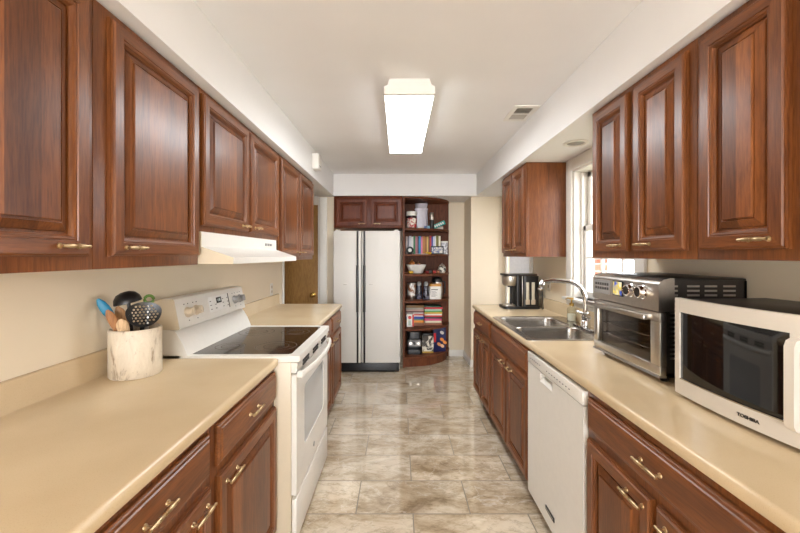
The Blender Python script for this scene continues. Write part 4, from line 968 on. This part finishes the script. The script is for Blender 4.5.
# skimmer
r = thing('skimmer', 'black slotted skimmer with many holes facing the room, in the crock', 'utensil', U(*uv(0.005, 0.0, 0.01)))
top = Vector(uv(0.026, 0.055, 0.232)) - Vector(uv(0.005, 0.0, 0.01))
MB().tube([Vector((0, 0, 0)), top*0.5, top*0.8], [0.006, 0.006, 0.009], 10).build('stick', M['black'], r)
holes = []
for i in range(-4, 5):
    for j_ in range(-4, 5):
        hx_, hy_ = i*0.0130+(0.0065 if j_ % 2 else 0), j_*0.0113
        if math.hypot(hx_, hy_ if hy_ < 0 else hy_*1.5) < 0.048: holes.append([(hx_+0.0042*math.cos(a*PI/5), hy_+0.0042*math.sin(a*PI/5)) for a in range(10)])
m = MB(); m.fill_holes([(0.060*math.cos(a*PI/20), (0.060 if a > 20 else 0.040)*math.sin(a*PI/20)) for a in range(40)], holes, 0, 0.003)
for v_ in m.bm.verts: v_.co.z += 3.2*(v_.co.x**2+v_.co.y**2)
rot = Matrix((SD, Vector((0, 0, 1)), VD)).transposed().to_4x4()
m.xf(rot @ Matrix.Rotation(math.radians(-14), 4, 'X')); m.build('skimmer_disc', M['black'], r, tuple(top + Vector((0, 0, 0.010))), ang=40)
r = thing('peeler', 'utensil with a green loop handle at the back right of the crock', 'utensil', U(*uv(0.03, -0.05, 0.01)))
v = Vector(uv(0.046, -0.05, 0.268))-Vector(uv(0.03, -0.05, 0.01))
MB().tube([Vector((0, 0, 0)), v*0.5, v*0.97], 0.006, 8).build('stick', M['steel'], r)
MB().tube([v+SD*(0.016*math.cos(a*PI/8))+Vector((0, 0, 0.014+0.016*math.sin(a*PI/8))) for a in range(-4, 13)], 0.006, 8).build('handle', col((104, 140, 60), 0.45), r)

# ------------------------------------------------------------ ceiling light, vent, chime, outlets, recessed light
cl = thing('ceiling_light', 'long fluorescent ceiling light glowing in the middle of the ceiling', 'ceiling light', (0.06, 2.73, ZC))
cp_ = [(-0.115, -0.0005), (0.115, -0.0005), (0.125, -0.035), (0.145, -0.045), (0.145, -0.088), (-0.145, -0.088), (-0.145, -0.045), (-0.125, -0.035)]
MB().prism([(-0.115, -0.0008), (0.115, -0.0008), (0.125, -0.035), (0.145, -0.045), (0.145, -0.070), (0.1385, -0.070), (0.1385, -0.05), (-0.1385, -0.05), (-0.1385, -0.070), (-0.145, -0.070), (-0.145, -0.045), (-0.125, -0.035)], 'y', -0.60, 0.60).build('housing', M['trim'], cl)
for y0, y1 in ((-0.622, -0.600), (0.600, 0.622)): MB().prism(cp_, 'y', y0, y1).build('end_cap', M['trim'], cl)
MB().prism([(-0.138, -0.0505), (0.138, -0.0505), (0.138, -0.080), (0.110, -0.086), (0, -0.087), (-0.110, -0.086), (-0.138, -0.080)], 'y', -0.5995, 0.5995).build('diffuser', M['lamp'], cl)
vt = thing('air_vent', 'white ceiling air register near the right soffit', 'vent', (0.855, 2.62, ZC))
m = MB(); m.fill_holes(rrect(-0.085, 0.085, -0.14, 0.14, 0.004, 1), [[(-0.055, -0.105), (0.055, -0.105), (0.055, -0.008), (-0.055, -0.008)], [(-0.055, 0.008), (0.055, 0.008), (0.055, 0.105), (-0.055, 0.105)]], -0.008, -0.0008)
m.build('frame', M['trim'], vt, smooth=False)
m = MB()
for s_ in (0, 1):
    for i in range(8):
        y = (-0.1 if s_ == 0 else 0.014)+i*0.0125; m.box(-0.055, 0.055, y, y+0.010, -0.006, -0.005, rot=Matrix.Rotation(math.radians(35 if s_ == 0 else -35), 4, 'X'))
m.build('louvres', col((176, 168, 156), 0.5), vt, smooth=False)
MB().box(-0.056, 0.056, -0.106, 0.106, -0.0018, -0.0009).build('backing', M['slot'], vt)
rl = thing('recessed_light', 'unlit round recessed light in the soffit above the sink', 'recessed light', (1.15, 2.42, ZS))
MB().lathe([(0.075, -0.0006), (0.078, -0.006), (0.062, -0.010), (0.056, -0.004), (0.056, -0.0006)], seg=36).build('trim_ring', M['trim'], rl)
MB().lathe([(0.054, -0.0008), (0.050, -0.004), (0.030, -0.009), (0, -0.010)], seg=32).build('bulb', col((150, 146, 138), 0.4), rl)
ch_ = thing('door_chime', 'small white chime box on the left soffit near its far end', 'chime', (-0.807, 3.44, 2.20), PI/2)
MB().box(0, 0.12, -0.065, -0.0006, 0, 0.145, 0.006).build('case', M['trim'], ch_); MB().box(0.03, 0.09, -0.067, -0.0652, 0.03, 0.035).build('grille', M['slot'], ch_)
def outlet(label, x, y, z, rz):
    o = thing('wall_outlet', label, 'outlet', (x, y, z), rz)
    MB().box(-0.035, 0.035, -0.006, -0.0006, -0.057, 0.057, 0.002).build('cover_plate', M['trim'], o)
    for dz in (-0.022, 0.022):
        s_ = MB().prism(rrect(-0.016, 0.016, dz-0.014, dz+0.014, 0.006), 'y', -0.0078, -0.0062).build('socket', M['beige'], o)
        MB().box(-0.007, -0.005, -0.0084, -0.0079, dz-0.004, dz+0.006).box(0.005, 0.007, -0.0084, -0.0079, dz-0.004, dz+0.006).build('slots', M['slot'], s_)
    return o
outlet('white wall outlet above the far left counter', XL, 3.52, 1.075, PI/2)
outlet('wall outlet on the right wall behind the faucet spout', XR, 3.28, 1.145, -PI/2)
pl = thing('power_plug', 'black plug and cord in the outlet beside the coffee maker', 'plug', (XR-0.0086, 3.28, 1.167), -PI/2)
MB().box(-0.016, 0.016, -0.034, -0.001, -0.012, 0.012, 0.004).build('plug_body', M['black'], pl)
MB().tube([(0, -0.034, 0), (0, -0.05, -0.01), (0.0, -0.055, -0.08), (0.0, -0.048, -0.16), (0.0, -0.045, -0.24), (-0.03, -0.042, -0.248)], 0.004, 8).build('cord', M['black'], pl)
